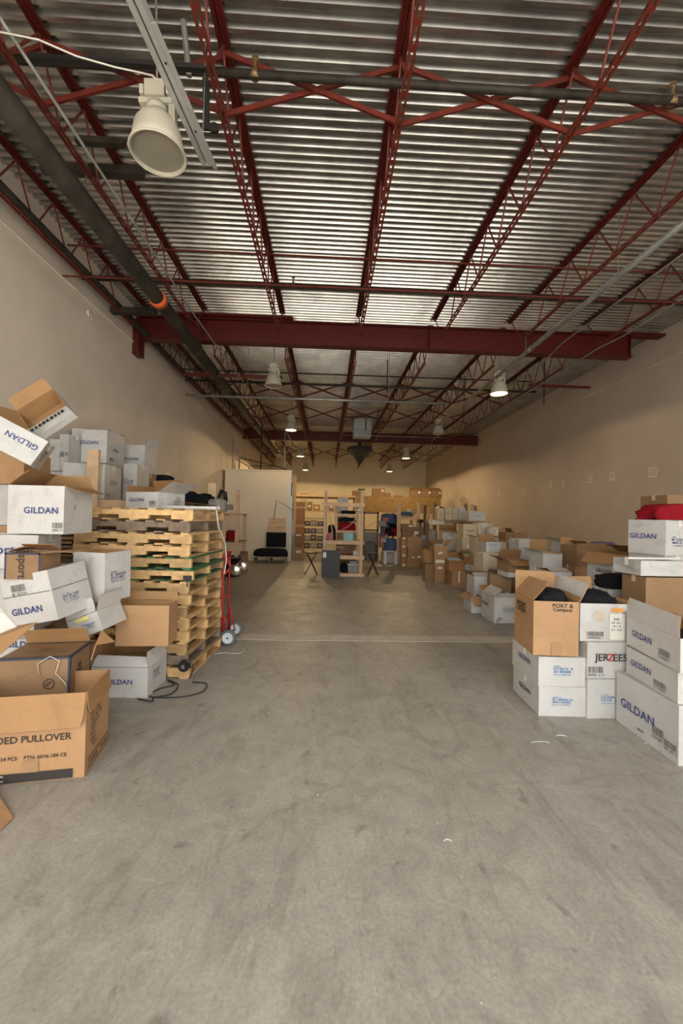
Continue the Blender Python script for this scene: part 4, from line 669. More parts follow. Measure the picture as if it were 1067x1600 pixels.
def face_matrix(face, w, d, h, u, v, rot, off=.0022):
    if face == 'f': o = Vector(((u-.5)*w, -d/2-off, v*h)); X = Vector((1,0,0)); Yv = Vector((0,0,1))
    elif face == 'l': o = Vector((-w/2-off, (.5-u)*d, v*h)); X = Vector((0,-1,0)); Yv = Vector((0,0,1))
    elif face == 'r': o = Vector((w/2+off, (u-.5)*d, v*h)); X = Vector((0,1,0)); Yv = Vector((0,0,1))
    else: o = Vector(((u-.5)*w, (v-.5)*d, h+off+.003)); X = Vector((1,0,0)); Yv = Vector((0,1,0))
    Z = X.cross(Yv); m = Matrix((X, Yv, Z)).transposed().to_4x4(); m.translation = o
    return m @ Matrix.Rotation(radians(rot), 4, 'Z')
def panel(b, o, u, v, nu, nv, bul, seed, mi=0, flip=False):
    o = Vector(o); u = Vector(u); v = Vector(v); n = u.cross(v).normalized(); n0 = len(b.v)
    for j in range(nv+1):
        for i in range(nu+1):
            s, t = i/nu, j/nv; e = 16*s*(1-s)*t*(1-t)
            k = noise.noise(Vector((s*1.7+seed, t*1.7, seed*.37)))*bul*e
            b.v.append(tuple(o+u*s+v*t+n*k))
    for j in range(nv):
        for i in range(nu):
            a = n0+j*(nu+1)+i; q = (a, a+1, a+nu+2, a+nu+1); b.f.append(q[::-1] if flip else q); b.m.append(mi)
def carton(key, label, grp, m, q, flaps, prints):
    x, y, z, rx, ry, rz, w, d, h = q
    sd = sum(ord(c)*(i+1) for i, c in enumerate(key)); rnd = random.Random(sd)
    t = thing('cardboard_box', label, 'box', (x, y, z+.001), (rx, ry, rz), grp)
    far = y > 8.5; n = 3 if far else 5; bul = .010 if m in ('white','cream') else .007
    if y < 5 and m == 'white': bul = .012
    if key == 'crumple': bul = .05; n = 9
    b = MB(); W, D = w/2, d/2
    cs = [((-W,-D,0),(w,0,0),(0,0,h)), ((W,-D,0),(0,d,0),(0,0,h)), ((W,D,0),(-w,0,0),(0,0,h)), ((-W,D,0),(0,-d,0),(0,0,h))]
    for i, (o, u, v) in enumerate(cs): panel(b, o, u, v, n, n, bul, sd*.13+i)
    b.quad((-W,D,0),(W,D,0),(W,-D,0),(-W,-D,0))
    if flaps is None or flaps.get('lid'):
        b2 = panel(b, (-W,-D,h), (w,0,0), (0,d,0), n, n, bul*.7, sd*.17)
    else:
        k = .006; W2, D2 = W-k, D-k
        for o, u, v in (((-W2,-D2,k),(2*W2,0,0),(0,0,h-k)), ((W2,-D2,k),(0,2*D2,0),(0,0,h-k)), ((W2,D2,k),(-2*W2,0,0),(0,0,h-k)), ((-W2,D2,k),(0,-2*D2,0),(0,0,h-k))):
            panel(b, o, u, v, 2, 2, 0, 0, 1, True)
        b.quad((-W2,-D2,k),(W2,-D2,k),(W2,D2,k),(-W2,D2,k),1)
        for a_, c_ in (((-W,-D),(W,-D)), ((W,-D),(W,D)), ((W,D),(-W,D)), ((-W,D),(-W,-D))):
            f = lambda p: (p[0]*W2/W, p[1]*D2/D, h)
            b.quad((*a_,h), (*c_,h), f(c_), f(a_), 1)
    b.build('carton_body', [m, 'inner'], t)
    if flaps is None:
        if m == 'white' or m == 'cream': tm, tw = PM[6], .045
        else: tm, tw = PM[5], .05
        # closing seam and tape
        b = MB(); e = .0016 + bul*.3
        b.box(-W+.002, W-.002, -tw/2, tw/2, h, h+e); b.box(W, W+.0016, -tw/2, tw/2, h-.06, h+e); b.box(-W-.0016, -W, -tw/2, tw/2, h-.06, h+e)
        b.build('packing_tape', tm, t)
    else:
        th = .004
        edges = {'f': (Vector((0,-D,h)), Vector((1,0,0)), Vector((0,1,0)), w), 'b': (Vector((0,D,h)), Vector((-1,0,0)), Vector((0,-1,0)), w),
                 'l': (Vector((-W,0,h)), Vector((0,-1,0)), Vector((1,0,0)), d), 'r': (Vector((W,0,h)), Vector((0,1,0)), Vector((-1,0,0)), d)}
        for e in 'fblr':
            if e not in flaps: continue
            a = radians(flaps[e]); o, T, inn, ln = edges[e]; L = flaps.get(e+'l', min(d, w)*.48)
            fl = MB(); hw = ln/2-.003; prev = None; segs = 4; pos = Vector((0,0,0)); bend = rnd.uniform(-.25,.25)
            outn0 = None; rows = []
            for s in range(segs+1):
                aa = a+bend*(s/segs)**2
                dr = inn*cos(aa)+Vector((0,0,1))*sin(aa); up_ = (-inn*sin(aa)+Vector((0,0,1))*cos(aa))   # outer side when closed
                if s: pos = pos+dr*(L/segs)
                sh = hw-(.012 if s == segs else .003)*(s/segs); sk = .006*sin(s*1.3+sd)
                base = o+pos-inn*(.004 if flaps[e] > 180 else 0)+Vector((0,0,.003))
                rows.append([base-T*sh, base+T*(sh), base+T*sh+up_*th, base-T*(sh)+up_*th])
                rows[-1] = [p+dr*sk*(1 if i in (1,2) else -1) for i, p in enumerate(rows[-1])] if s else rows[-1]
            for s in range(segs):
                A, B_ = rows[s], rows[s+1]
                fl.quad(A[0], A[1], B_[1], B_[0], 1); fl.quad(A[3], B_[3], B_[2], A[2], 0); fl.quad(A[1], A[2], B_[2], B_[1], 1); fl.quad(A[0], B_[0], B_[3], A[3], 1)
            fl.quad(*rows[-1], 1); fl.quad(*rows[0][::-1], 1)
            fl.build('flap', [m, 'inner'], t)
    for i, (face, kind, u, v, size, rot, ink) in enumerate(prints):
        if kind == 'edge':
            e = .012; b = MB()
            if face == 'f': R = ((-W,-W+e,0,h),(W-e,W,0,h),(-W,W,h-e,h)); P = lambda a,b_: (a,-D-.0022,b_)
            elif face == 'r': R = ((-D,-D+e,0,h),(D-e,D,0,h),(-D,D,h-e,h)); P = lambda a,b_: (W+.0022,a,b_)
            else: R = ((-W,W,-D,-D+e),(-W,W,D-e,D),(W-e,W,-D,D)); P = lambda a,b_: (a,b_,h+.005)
            for a0,a1,c0,c1 in R: b.quad(P(a0,c0),P(a1,c0),P(a1,c1),P(a0,c1))
            b.build('edge_stripe', PM[ink], t); continue
        if kind in ('seam',):
            size = (((w if face in 'f' else d))*.98, .004)
        if isinstance(size, tuple): me = decal(kind, size, sd+i*7, ink); nm = me.name.split('.')[0]
        else: me = text_mesh(kind, size, ink); nm = 'printed_text'
        o = ob(nm, me, t); bl_ = bul*.45 if True else 0
        o.matrix_local = face_matrix(face, w, d, h, u, v, rot, .0015+bl_+.0006*i)
    return t
BX = {}
for row in BOXES: BX[row[0]] = carton(*row)

# ------------------------------------------------------------------ cloth
def cloth(label, loc, dims, m, seed=0, rz=0, name='folded_clothing', cat='clothing', grp=None, amp=.28, sub=4):
    import bmesh
    bm = bmesh.new(); bmesh.ops.create_icosphere(bm, subdivisions=sub, radius=1)
    for v in bm.verts:
        p = v.co.copy(); q = p*1.6+Vector((seed*3.1, seed*1.7, 0))
        n = noise.noise(q)*1.0+abs(noise.noise(q*2.1+Vector((5,2,1))))*1.1-.25+noise.noise(q*4.6)*.28+abs(noise.noise(q*8))*.14
        p = p*(1+amp*n)
        p.z = max(p.z, -.15)
        # boxier footprint
        p.x = math.copysign(abs(p.x)**.8, p.x); p.y = math.copysign(abs(p.y)**.8, p.y)
        if p.z > 0: p.z = .92*math.tanh(1.5*p.z**.7)
        v.co = Vector((p.x*dims[0]/2, p.y*dims[1]/2, (p.z+.15)*dims[2]/1.2))
    me = bpy.data.meshes.new(name); bm.to_mesh(me); bm.free(); me.materials.append(MT[m])
    me.polygons.foreach_set('use_smooth', [True]*len(me.polygons))
    o = ob(name, me, None, loc, (0,0,rz)); return tag(o, label, cat, grp)
def pxcloth(label, l, t, r, b, D, m, seed=0, dep=None, **k):
    A = atY(l, b, D); B = atY(r, b, D); T = atY((l+r)/2, t, D); w = (B-A).x
    return cloth(label, ((A.x+B.x)/2, D+(dep or w*.7)/2, (A.z+B.z)/2), (w*1.02, dep or w*.7, T.z-(A.z+B.z)/2), m, seed, **k)
q = {r[0]: r[4] for r in BOXES}
def inbox(key, m, label, seed, fx=.9, fy=.9, sink=.12, rise=.1, dx=0, dy=0):
    x, y, z, rx, ry, rz, w, d, h = q[key]
    return cloth(label, (x+dx, y+dy, z+h-sink), (w*fx, d*fy, sink+rise), m, seed, rz, grp='clothes in the cartons')
inbox('port', 'blackc', 'black clothes heaped in the tall open brown carton', 1, .74, .8, .16, .13, .03)
inbox('stain', 'blackc', 'black clothes heaped in the stained white carton', 2, .86, .86, .14, .13)
inbox('gR3', 'blackc', 'dark clothes deep in the open carton at the right edge', 4, .8, .8, .14, .0)
inbox('m13', 'palec', 'pale blue cloth spilling from the orange brown carton', 5, .9, .9, .15, .09)
inbox('m14', 'palec', 'pale blue cloth in the second orange brown carton', 6, .85, .85, .12, .08)
inbox('m12', 'palec', 'pale cloth topping the crumpled wrapped carton', 7, .85, .85, .14, .07)
inbox('m1', 'greyc', 'grey cloth inside the lettered floor carton', 8, .8, .8, .2, .0)
inbox('rL', 'palec', 'pale cloth in the low open carton by the right wall', 9, .8, .8, .12, .03)
x, y, z, _, _, rz, w, d, h = q['topR']
cloth('bright red cloth draped over the high white carton at the right edge', (x+.16, y-.04, z+h+.004), (.78, .42, .2), 'redc', 11, .1, amp=.34)
pxcloth('purple cloth lump lying behind the wide flapped carton', 935, 845, 968, 858, 6.15, 'purplec', 13, .3)
pxcloth('black cloth heap behind the stained carton', 950, 895, 1024, 925, 4.15, 'blackc', 14, .34)
x, y, z, _, _, rz, w, d, h = q['openR']
RPG = 'cartons of the right pile'
# filler cartons under the loose heaps
def block(key, label, m, l, t, r, b, D, dep, z0=0, flaps=None, prints=(), grp='cartons buried under the piles'):
    A = atY(l, b, D); B = atY(r, b, D); T = atY((l+r)/2, t, D).z
    return carton(key, label, grp, m, ((A.x+B.x)/2, D+dep/2, z0, 0, 0, 0, (B-A).x, dep, T-z0), flaps, prints)
block('ub1', 'white carton supporting the black cloth heap behind the stained carton', 'white', 948, 922, 1026, 1000, 4.14, .36)
block('ub3', 'brown carton under the crumpled dented white one', 'kraft2', 1008, 903, 1090, 1000, 3.62, .3)
block('crumple', 'crumpled dented white carton lying below the one with red cloth', 'white', 1001, 877, 1085, 900, 3.62, .36, 1.165, None, (), RPG)
pxcloth('white plastic bag bulging behind the raised brown flap carton', 742, 811, 775, 838, 11.2, 'bag', 22, .5, name='plastic_bag', cat='bag', grp='white bags')
pxcloth('rounded white bag right of another in the right pile', 766, 820, 789, 838, 10.6, 'bag', 23, .4, name='plastic_bag', cat='bag', grp='white bags')
pxcloth('white plastic draped over the right rack shelf edge', 672, 810, 697, 820, 12.6, 'bag', 24, .4, name='plastic_sheet', cat='plastic sheet', grp='white bags')
pxcloth('grey plastic sheet hanging below the right rack shelf', 672, 822, 684, 846, 12.9, 'greyc', 25, .3, name='plastic_sheet', cat='plastic sheet')
pxcloth('torn clear wrap bulging from the left of the crumpled carton', 661, 854, 680, 880, 10.55, 'inner', 26, .3, name='plastic_sheet', cat='plastic sheet')
block('ub4', 'white carton hidden below the bulging white bags', 'white', 740, 839, 790, 900, 10.6, .8)
block('ub5', 'brown carton hidden below the torn wrap', 'kraft2', 664, 881, 679, 910, 10.5, .3)
block('ub6', 'brown carton hidden below the grey sheet', 'kraft2', 670, 846, 700, 890, 12.6, .6)

# ------------------------------------------------------------------ pallets
PW, PD, PH = 1.20, 1.00, .121
def stringer_mesh():
    b = MB(); z0, z1 = .016, .105; xs = [-.6, -.38, -.15, .15, .38, .6]; t = .019
    for i in range(5):
        lo = z0+.038 if i in (1, 3) else z0
        b.box(xs[i], xs[i+1], -t, t, lo, z1)
    return b.mesh('stringer', 'wood')
sm = stringer_mesh()
tb = MB().box(-.045, .045, -PD/2, PD/2, 0, .016).mesh('deck_board', 'wood'); tbw = MB().box(-.07, .07, -PD/2, PD/2, 0, .016).mesh('deck_board', 'wood')
smg, tbg = sm.copy(), tb.copy(); smg.materials[0] = MT['woodg']; tbg.materials[0] = MT['woodg']
tbgr = tb.copy(); tbgr.materials[0] = MT['woodgreen']
def pallet(label, loc, rz, grp, style='', rnd=random):
    t = thing('pallet', label, 'pallet', loc, (0,0,rz), grp)
    S_, T_ = (smg, tbg) if style == 'grey' else (sm, tb)
    if style == 'green': T_ = tbgr
    for yy in (-PD/2+.02, 0, PD/2-.02): ob('stringer', S_, t, (rnd.uniform(-.004,.004), yy, 0))
    for k in range(7): ob('deck_board', T_, t, (-.55+k*1.1/6+rnd.uniform(-.012,.012), rnd.uniform(-.006,.006), .1052), (0,0,rnd.uniform(-.01,.01)))
    for k in range(5): ob('deck_board', T_, t, (-.55+k*1.1/4, rnd.uniform(-.006,.006), 0))
    return t
rnd = random.Random(5)
ORD = ['bottom','second from the floor','third from the floor','fourth from the floor','fifth from the floor','sixth from the floor','seventh from the floor','seventh from the top','sixth from the top','fifth from the top','fourth from the top','third from the top','second from the top','top']
PZ = {}
pa = radians(-3.5)
cx, cy = -1.30-.6*cos(pa)-.02, 4.08+.50
for i in range(14):
    st = {12:'grey', 9:'green', 8:'green', 1:'grey'}.get(i, '')
    lab = '%s%s wooden pallet of the tall stack' % (ORD[i], {'grey':', weathered grey','green':', with green boards'}.get(st, ''))
    PZ[i] = pallet(lab, (cx+rnd.uniform(-.022,.022), cy+rnd.uniform(-.016,.016), i*(PH+.0005)), pa+rnd.uniform(-.014,.014), 'wooden pallets in the tall stack', st, rnd)
# black plug hanging on a pallet, cord over the side, reel and floor cables
tp = thing('cord_reel', 'round black cord reel at the foot of the pallet stack', 'cord reel', tuple(atY(288, 1040, 4.0)))
MB().lathe([(0,-.03),(.052,-.03),(.056,-.02),(.04,-.012),(.04,.012),(.056,.02),(.052,.03),(0,.03)], 16, axis='y').build('drum', 'blackm', tp); MB().lathe([(0,-.04),(.02,-.04),(.02,-.03)], 10, axis='y').build('hub', 'rubber', tp)
tag(MB().box(-.04,.04,-.012,.0,-.022,.022).bar((0,-.006,-.022),(0,-.006,-.09),.012,.008).build('plug_block', 'blackm', None, False, tuple(atY(293, 903, 4.03))), 'small black adapter hanging on the front of a green pallet', 'adapter')
def floorcord(label, pxs, r=.006, m='cable', z=.007):
    P = [atZ(px, py, z) for px, py in pxs]; Q = []
    for i in range(len(P)-1):
        p0, p1, p2, p3 = P[max(i-1,0)], P[i], P[i+1], P[min(i+2, len(P)-1)]
        for k in range(5):
            t = k/5; Q.append(.5*((2*p1)+(-p0+p2)*t+(2*p0-5*p1+4*p2-p3)*t*t+(-p0+3*p1-3*p2+p3)*t**3))
    Q.append(P[-1]); return tag(MB().tube(Q, r, 6).build('floor_cable', m, None, True), label, 'cable', 'cables on the floor')
floorcord('black cable looping on the floor right of the low white carton', [(300,1066),(322,1068),(318,1080),(290,1088),(250,1090),(232,1086),(250,1076),(272,1070),(262,1064)])
floorcord('second black cable loop close to the low white carton', [(262,1062),(278,1070),(268,1084),(240,1090),(238,1096),(215,1092)])
floorcord('thin pale cord on the floor right of the pallet stack', [(335,1022),(350,1020),(372,1021),(382,1016),(378,1012)], .004, 'wcable')
P = [atY(*a) for a in ((288,1042,3.95),(300,1035,3.95),(302,1048,3.96),(296,1060,3.96))]
tag(MB().tube(P, .006, 6).build('reel_cord', 'cable', None, True), 'short black cord hanging from the reel', 'cable')
P = [Vector((-1.23,4.5,1.70)),Vector((-1.215,4.55,1.5)),Vector((-1.215,4.7,1.42)),Vector((-1.21,4.85,1.3)),Vector((-1.205,4.9,1.1)),Vector((-1.2,4.8,.95))]
tag(MB().tube(P, .008, 6).build('hanging_cable', 'wcable', None, True), 'white cord hanging down the side of the pallet stack', 'cable')
# tube lamp on the stack
tl = thing('tube_lamp', 'white fluorescent tube with pinkish end lying on the pallet stack', 'tube', (-1.50, 4.52, 14*(PH+.0005)+.022), (0,0,-.05))
MB().tube([(-.46,0,0),(.27,0,0)], .019, 12).build('glass_tube', 'wplastic', tl, True); MB().tube([(.27,0,0),(.31,0,0)], .022, 12).build('end_cap', mat('pink_cap', (.6,.42,.38), .4), tl, True)

# ------------------------------------------------------------------ lumber racks
def rack(name, label, posts, beams, boards, m='lumber', grp=None, base=None):
    """posts: (x,y,z0,z1,w) ; beams: (p0,p1,w,h) ; boards: (x0,x1,y0,y1,z0,z1)"""
    o0 = Vector(base or (posts[0][0], posts[0][1], 0)); t = thing(name, label, 'shelf', o0, group=grp)
    for x, y, z0, z1, w in posts: MB().box(x-w/2-o0.x, x+w/2-o0.x, y-.025-o0.y, y+.025-o0.y, z0, z1).build('post', m, t)
    for p0, p1, w, h in beams: MB().bar(Vector(p0)-o0, Vector(p1)-o0, w, h).build('beam', m, t)
    for x0,x1,y0,y1,z0,z1 in boards: MB().box(x0-o0.x,x1-o0.x,y0-o0.y,y1-o0.y,z0,z1).build('shelf_board', 'ply', t)
    return t
X_ = lambda px, y, py=800: atY(px, py, y).x
Z_ = lambda py, y, px=500: atY(px, py, y).z
xa = X_(144, 5.0)
rack('storage_rack', 'wooden storage rack behind the left end of the pallet stack', [(xa,5.0,0,Z_(703,5.0,144),.14),(-3.7,5.16,0,1.8,.09),(-2.1,5.16,0,1.79,.05),(-3.7,7.0,0,1.8,.09),(-2.1,7.0,0,1.8,.09)],
     [((-3.8,5.06,1.757),(-1.95,5.06,1.757),.04,.095),((-3.8,7.0,1.745),(-1.95,7.0,1.745),.04,.12)], [(-3.8+i*.27,-3.8+i*.27+.262,5.04,7.05,1.806,1.812) for i in range(7)])
xs = [X_(p, 7.3) for p in (262, 295, 331)]
rack('storage_rack', 'wooden rack with three short posts behind the black bags', [(xs[0],7.3,0,Z_(737,7.3,262),.1),(xs[1],7.3,0,Z_(757,7.3,295),.12),(xs[2],7.3,0,Z_(755,7.3,331),.14),(xs[0],8.1,0,1.7,.09),(xs[2],8.1,0,1.7,.09)],
     [((xs[0]-.1,7.26,1.6),(xs[2]+.1,7.26,1.6),.04,.09),((xs[0]-.1,8.1,1.6),(xs[2]+.1,8.1,1.6),.04,.09)], [(xs[0]-.1,xs[2]+.1,7.25,8.15,1.646,1.665)])
xb = X_(371, 11)
rack('storage_rack', 'wooden rack with a tall post before the pale partition', [(xb,11,0,Z_(765,11,371),.1),(xb-1.1,11,0,1.9,.1),(xb,12,0,1.7,.1),(xb-1.1,12,0,1.7,.1)],
     [((xb-1.2,10.96,1.63),(xb+.1,10.96,1.63),.04,.09),((xb-1.2,10.96,.86),(xb+.08,10.96,.86),.04,.09)], [(xb-1.2,xb+.1,10.95,12.05,1.676,1.69),(xb-1.2,xb+.1,10.95,12.05,.906,.92)])
for a in ((268,760,304,799,7.0,'blackc',31,'black bag on the rack left of two others'),(298,764,328,799,6.95,'blackc',32,'middle black bag behind the pallet stack'),(322,774,348,799,6.9,'greyc',33,'grey and black bag behind the pallet stack, right one')):
    pxcloth(a[7], *a[:5], a[5], a[6], .4, name='fabric_bag', cat='bag', grp='bags behind the pallet stack')
tag(MB().tube([atY(343,797,7.5), atY(341,780,7.5), atY(346,766,7.5), atY(352,770,7.5), atY(353,784,7.5)], .035, 8).build('camera_strap', 'blackm', None, True), 'black looped tool strap at the right end of the bags', 'strap')
pxcloth('small grey heap beside the looped strap on the rack', 352, 786, 362, 797, 11.0, 'greyc', 35, .3)
pxcloth('red cloth bundle on the lower shelf before the partition', 351, 825, 366, 845, 11.0, 'redc', 36, .35)
t = thing('round_tub', 'black round tub behind the red hand truck', 'tub', (X_(361,10.6), 10.9, 0))
MB().lathe([(.0,.0),(.19,.0),(.23,.5),(.24,.5),(.24,.52),(.22,.52),(.18,.03),(0,.03)], 24).build('tub_body', 'blackm', t, True)
MB().lathe([(.24,.5),(.25,.5),(.25,.54),(.23,.54)], 24).build('rim', 'rubber', t, True)
# wire hanger clutter on the left rack
hw = thing('wire_hangers', 'dark bent metal bars lying behind the small open carton', 'metal bars', (X_(225,6.9), 6.85, 1.82))
for i in range(3): MB().tube([(i*.16,0,0),(i*.16-.02,0,.42-i*.07),(i*.16+.18,.03,.34-i*.06),(i*.16+.26,0,.0)], .016, 6).build('bent_bar', 'blackm', hw, True)
pxcloth('dark cloth strip over the bent bars behind the small carton', 222, 738, 262, 752, 6.9, 'blackc', 38, .3)
block('ub7', 'brown carton on the rack under the dark cloth strip', 'kraft2', 226, 752, 262, 775, 6.62, .4, 1.815)

# ------------------------------------------------------------------ hand truck
ht = thing('hand_truck', 'red hand truck with pale wheels beside the pallet stack', 'hand truck', (-1.21, 5.3, 0))
for yy in (-.17, .17): MB().tube([(-.07,yy,.10),(-.09,yy,.5),(-.09,yy,1.0),(-.10,yy,1.12)], .016, 10).build('rail', 'redpaint', ht, True)
MB().tube([(-.10,-.17,1.12),(-.06,-.12,1.17),(-.06,.12,1.17),(-.10,.17,1.12)], .016, 10).build('handle', 'redpaint', ht, True)
for z in (.3,.6,.9): MB().tube([(-.085,-.17,z),(-.085,.17,z)], .012, 8).build('cross_bar', 'redpaint', ht, True)
MB().bar((-.09,-.17,.88),(.02,-.17,.99),.03,.012,ref=(0,1,0)).bar((-.09,-.17,1.1),(.02,-.17,.99),.02,.012,ref=(0,1,0)).build('upper_bracket', 'redpaint', ht)
MB().tube([(.0,-.17,.99),(.0,-.17,1.0),(-.06,-.17,1.14)], .014, 8).build('brace', 'redpaint', ht, True)
MB().tube([(-.08,-.17,.42),(.0,-.17,.12)], .008, 6).tube([(-.08,.17,.42),(.0,.17,.12)], .008, 6).build('wheel_brace', 'redpaint', ht, True)
for yy, s in ((-.2,-1),(.2,1)):
    w_ = MB().lathe([(.045,-.022),(.085,-.026),(.1,-.016),(.1,.016),(.085,.026),(.045,.022)], 26, axis='y', o=(.0,yy,.10)).build('wheel', 'rubber', ht, True)
    MB().lathe([(0,-.030),(.018,-.030),(.022,-.02),(.066,-.028),(.07,-.02),(.07,.02),(0,.022)], 22, axis='y', o=(.0,yy,.10)).build('hub', 'hub', w_)
    MB().lathe([(.012,-.034),(.014,-.03),(.014,-.028),(0,-.034)], 8, axis='y', o=(.0,yy,.10)).build('axle_cap', 'blackm', w_)
    c_ = MB().lathe([(0,-.04),(.04,-.038),(.07,-.02),(.078,0),(.07,.02),(.04,.038),(0,.04)], 20, axis='y', o=(.07,yy*.9+(.05 if s>0 else 0),.955)).build('caster', 'chrome' , ht, True)
MB().tube([(.0,-.2,.10),(.0,.2,.10)], .01, 8).build('axle', 'blackm', ht)
MB().box(-.2,-.07,-.16,.16,.015,.03).build('toe_plate', 'redpaint', ht)

# ------------------------------------------------------------------ partition and its surroundings
PX0, PX1, PY = -3.74, -1.33, 14.7
struct(MB().box(PX0, PX1, PY, PY+2.6, 0, 3.30).build('wall_partition', 'partition'))
struct(MB().box(PX0-.02, PX1+.03, PY-.03, PY+2.65, 3.30, 3.34).build('trim_7', 'partition'))
struct(MB().box(PX1-.12, PX1+.01, PY-.012, PY, 0, 3.30).build('trim_8', 'wplastic'))
struct(MB().box(PX1, PX1+.03, PY+.15, PY+.95, 1.55, 2.9).build('window_1', 'window'))
struct(MB().box(PX1, PX1+.04, PY+1.2, PY+2.3, 0, 2.1).build('door_1', 'wplastic'))
struct(MB().box(PX1+.0, PX1+.06, PY+.05, PY+.1, 0, 2.4).build('trim_9', 'wplastic'))
for i, (x, z0, z1) in enumerate(((-3.55,3.34,4.6),(-3.3,3.34,4.4),(-2.5,3.34,5.3),(-1.62,3.34,4.9))):
    tag(MB().tube([(x,PY+.3,z0),(x,PY+.3,z1)], .028, 8).build('riser_pipe', 'dullgalv' if i != 2 else 'pipe'), ['leftmost thin riser on the partition roof','second thin riser on the partition roof','dark riser in the middle of the partition roof','light riser on the right of the partition roof'][i], 'pipe', 'risers over the partition')
tag(MB().tube([(-1.62,PY+.3,4.9),(-1.35,PY+.5,4.4),(-1.05,PY+1,4.25)], .028, 8).build('elbow_pipe', 'dullgalv', None, True), 'slanting pipe joining the right riser over the partition', 'pipe')
tag(MB().tube([(-3.45,PY+.2,3.36),(-3.45,PY+.2,3.75),(-2.95,PY+.2,3.48),(-2.9,PY+.2,3.36)], .02, 6).build('bent_pipe', 'pipe'), 'dark bent pipe at the left of the partition roof', 'pipe')
tag(MB().tube([(-3.3,PY+.25,3.36),(-3.3,PY+.25,3.8),(-1.8,PY+.25,3.48),(-1.55,PY+.25,3.42),(-1.55,PY+.25,3.34)], .02, 6).build('bent_pipe', 'pipe'), 'long dark pipe sloping across the partition roof', 'pipe')
tag(MB().tube([(-2.9,PY+.2,3.5),(-2.05,PY+.2,3.5),(-2.05,PY+.2,3.6)], .016, 6).build('bent_pipe', 'pipe'), 'low level dark pipe over the partition roof', 'pipe')
# seat of pallets with black cloth
D = 14.0; z0 = 0
pl_ = thing('pallet', 'low pallet under the black cloth before the partition', 'pallet', (X_(423,D), D+.3, 0), (0,0,0), None)
for yy in (-.28,.28): MB().box(-.56,.56,yy-.02,yy+.02,.02,.03).build('deck_board','woodg',pl_)
for k in (-.54,0,.54): MB().box(k-.02,k+.02,-.3,.3,.03,.20).build('stringer','woodg',pl_)
for yy in (-.28,-.1,.1,.28): MB().box(-.56,.56,yy-.05,yy+.05,.20,.22).build('deck_board','lumber',pl_)
cloth('black cloth heap on the low pallet before the partition', (X_(424,D), D+.28, .222), (1.16,.6,.34), 'blackc', 41, 0, amp=.12)
t = thing('slatted_panel', 'pale slatted wooden panel leaning on the partition', 'wood panel', (X_(432,14.45), 14.5, .34), (radians(-8),0,.0))
for i, (a, b_) in enumerate(((.40,.56),(.575,.73),(.745,.89),(.905,1.06),(1.075,1.24))):
    MB().box(-.30,.32,-.02,0,a,b_).build('slat','lumber' if i else 'wood',t)
for s in (-.26,.28): MB().box(s-.02,s+.02,0,.04,0,1.22).build('rail','lumber',t)
t = tag(MB().box(-.36,.34,-.05,.0,.34,.86).build('seat_cushion','blackc',None,False,(X_(433,14.35),14.36,-.10)), 'dark upright cushion below the slatted panel', 'cushion')
t.location.z = .2
tag(MB().tube([atY(428,812,14.5),atY(432,782,14.66),atY(444,788,14.66),atY(457,797,14.66)], .009, 6).build('thin_wire', 'pipe', None, True), 'thin wire arching on the partition above the slatted panel', 'wire')

# ------------------------------------------------------------------ lumber work shelf in the centre
Y0 = 11.2
def PXB(l, r, t, b, y, dy): # pixel rectangle at depth -> box bounds
    A = atY(l, b, y); B = atY(r, t, y); return (A.x, B.x, y, y+dy, A.z, B.z)
sh = thing('work_shelf', 'open shelf unit knocked together from pale lumber, room centre', 'shelf', (X_(540,Y0), Y0, 0)); so = sh.location
def sp(nm, m, *bnd): x0,x1,y0,y1,z0,z1 = bnd; return MB().box(x0-so.x,x1-so.x,y0-so.y,y1-so.y,z0,z1).build(nm, m, sh)
f = lambda v, s=1: 490+v/9.41
g = lambda v: 750+v/9.41
def T(nm, m, l, r, t, b, y, dy): return sp(nm, m, *PXB(f(l), f(r), g(t), g(b), y, dy))
x0,x1,_,_,_,z1 = PXB(f(150),f(193),g(345),g(345),Y0,0); sp('post','lumber',x0,x1,Y0,Y0+.04,0,z1)
x0,x1,_,_,_,z1 = PXB(f(693),f(738),g(150),g(150),Y0,0); sp('post','lumber',x0,x1,Y0,Y0+.04,0,z1); sp('post_cap','dark',x0-.08,x1+.03,Y0-.03,Y0+.08,z1,z1+.04)
x0,x1,_,_,_,z1 = PXB(f(162),f(205),g(165),g(165),Y0+.8,0); sp('post','lumber',x0,x1,Y0+.8,Y0+.84,0,z1)
x0,x1,_,_,_,z1 = PXB(f(625),f(662),g(480),g(480),Y0+.8,0); sp('post','lumber',x0,x1,Y0+.8,Y0+.84,0,z1)
x0,x1,_,_,_,z1 = PXB(f(315),f(358),g(380),g(380),Y0+.8,0); sp('post','lumber',x0,x1,Y0+.8,Y0+.84,.95,z1)
T('rail','lumber',135,755,340,382,Y0-.045,.042); T('rail','lumber',140,740,898,942,Y0-.045,.042); T('rail','lumber',375,745,1115,1165,Y0-.045,.042); T('rail','lumber',380,742,1378,1430,Y0-.045,.042)
T('rail','lumber',310,640,500,532,Y0+.76,.035); T('rail','lumber',330,620,745,772,Y0+.76,.035); T('rail','lumber',318,455,975,1005,Y0+.76,.035)
zt = PXB(f(0),f(1),g(885),g(898),Y0,0)[5]
A = atY(f(140), g(890), Y0); B = atY(f(735), g(890), Y0)
for i in range(5): sp('shelf_board','wood',A.x+.02,B.x,Y0+.002+i*.165,Y0+.16+i*.165,A.z-.02,A.z)
zl = atY(f(500), g(1115), Y0).z; sp('shelf_board','ply',A.x+.03,B.x-.02,Y0,Y0+.8,zl-.02,zl-.001)
zl2 = atY(f(500), g(1378), Y0).z; sp('shelf_board','ply',A.x+.03,B.x-.02,Y0,Y0+.8,zl2-.02,zl2-.001)
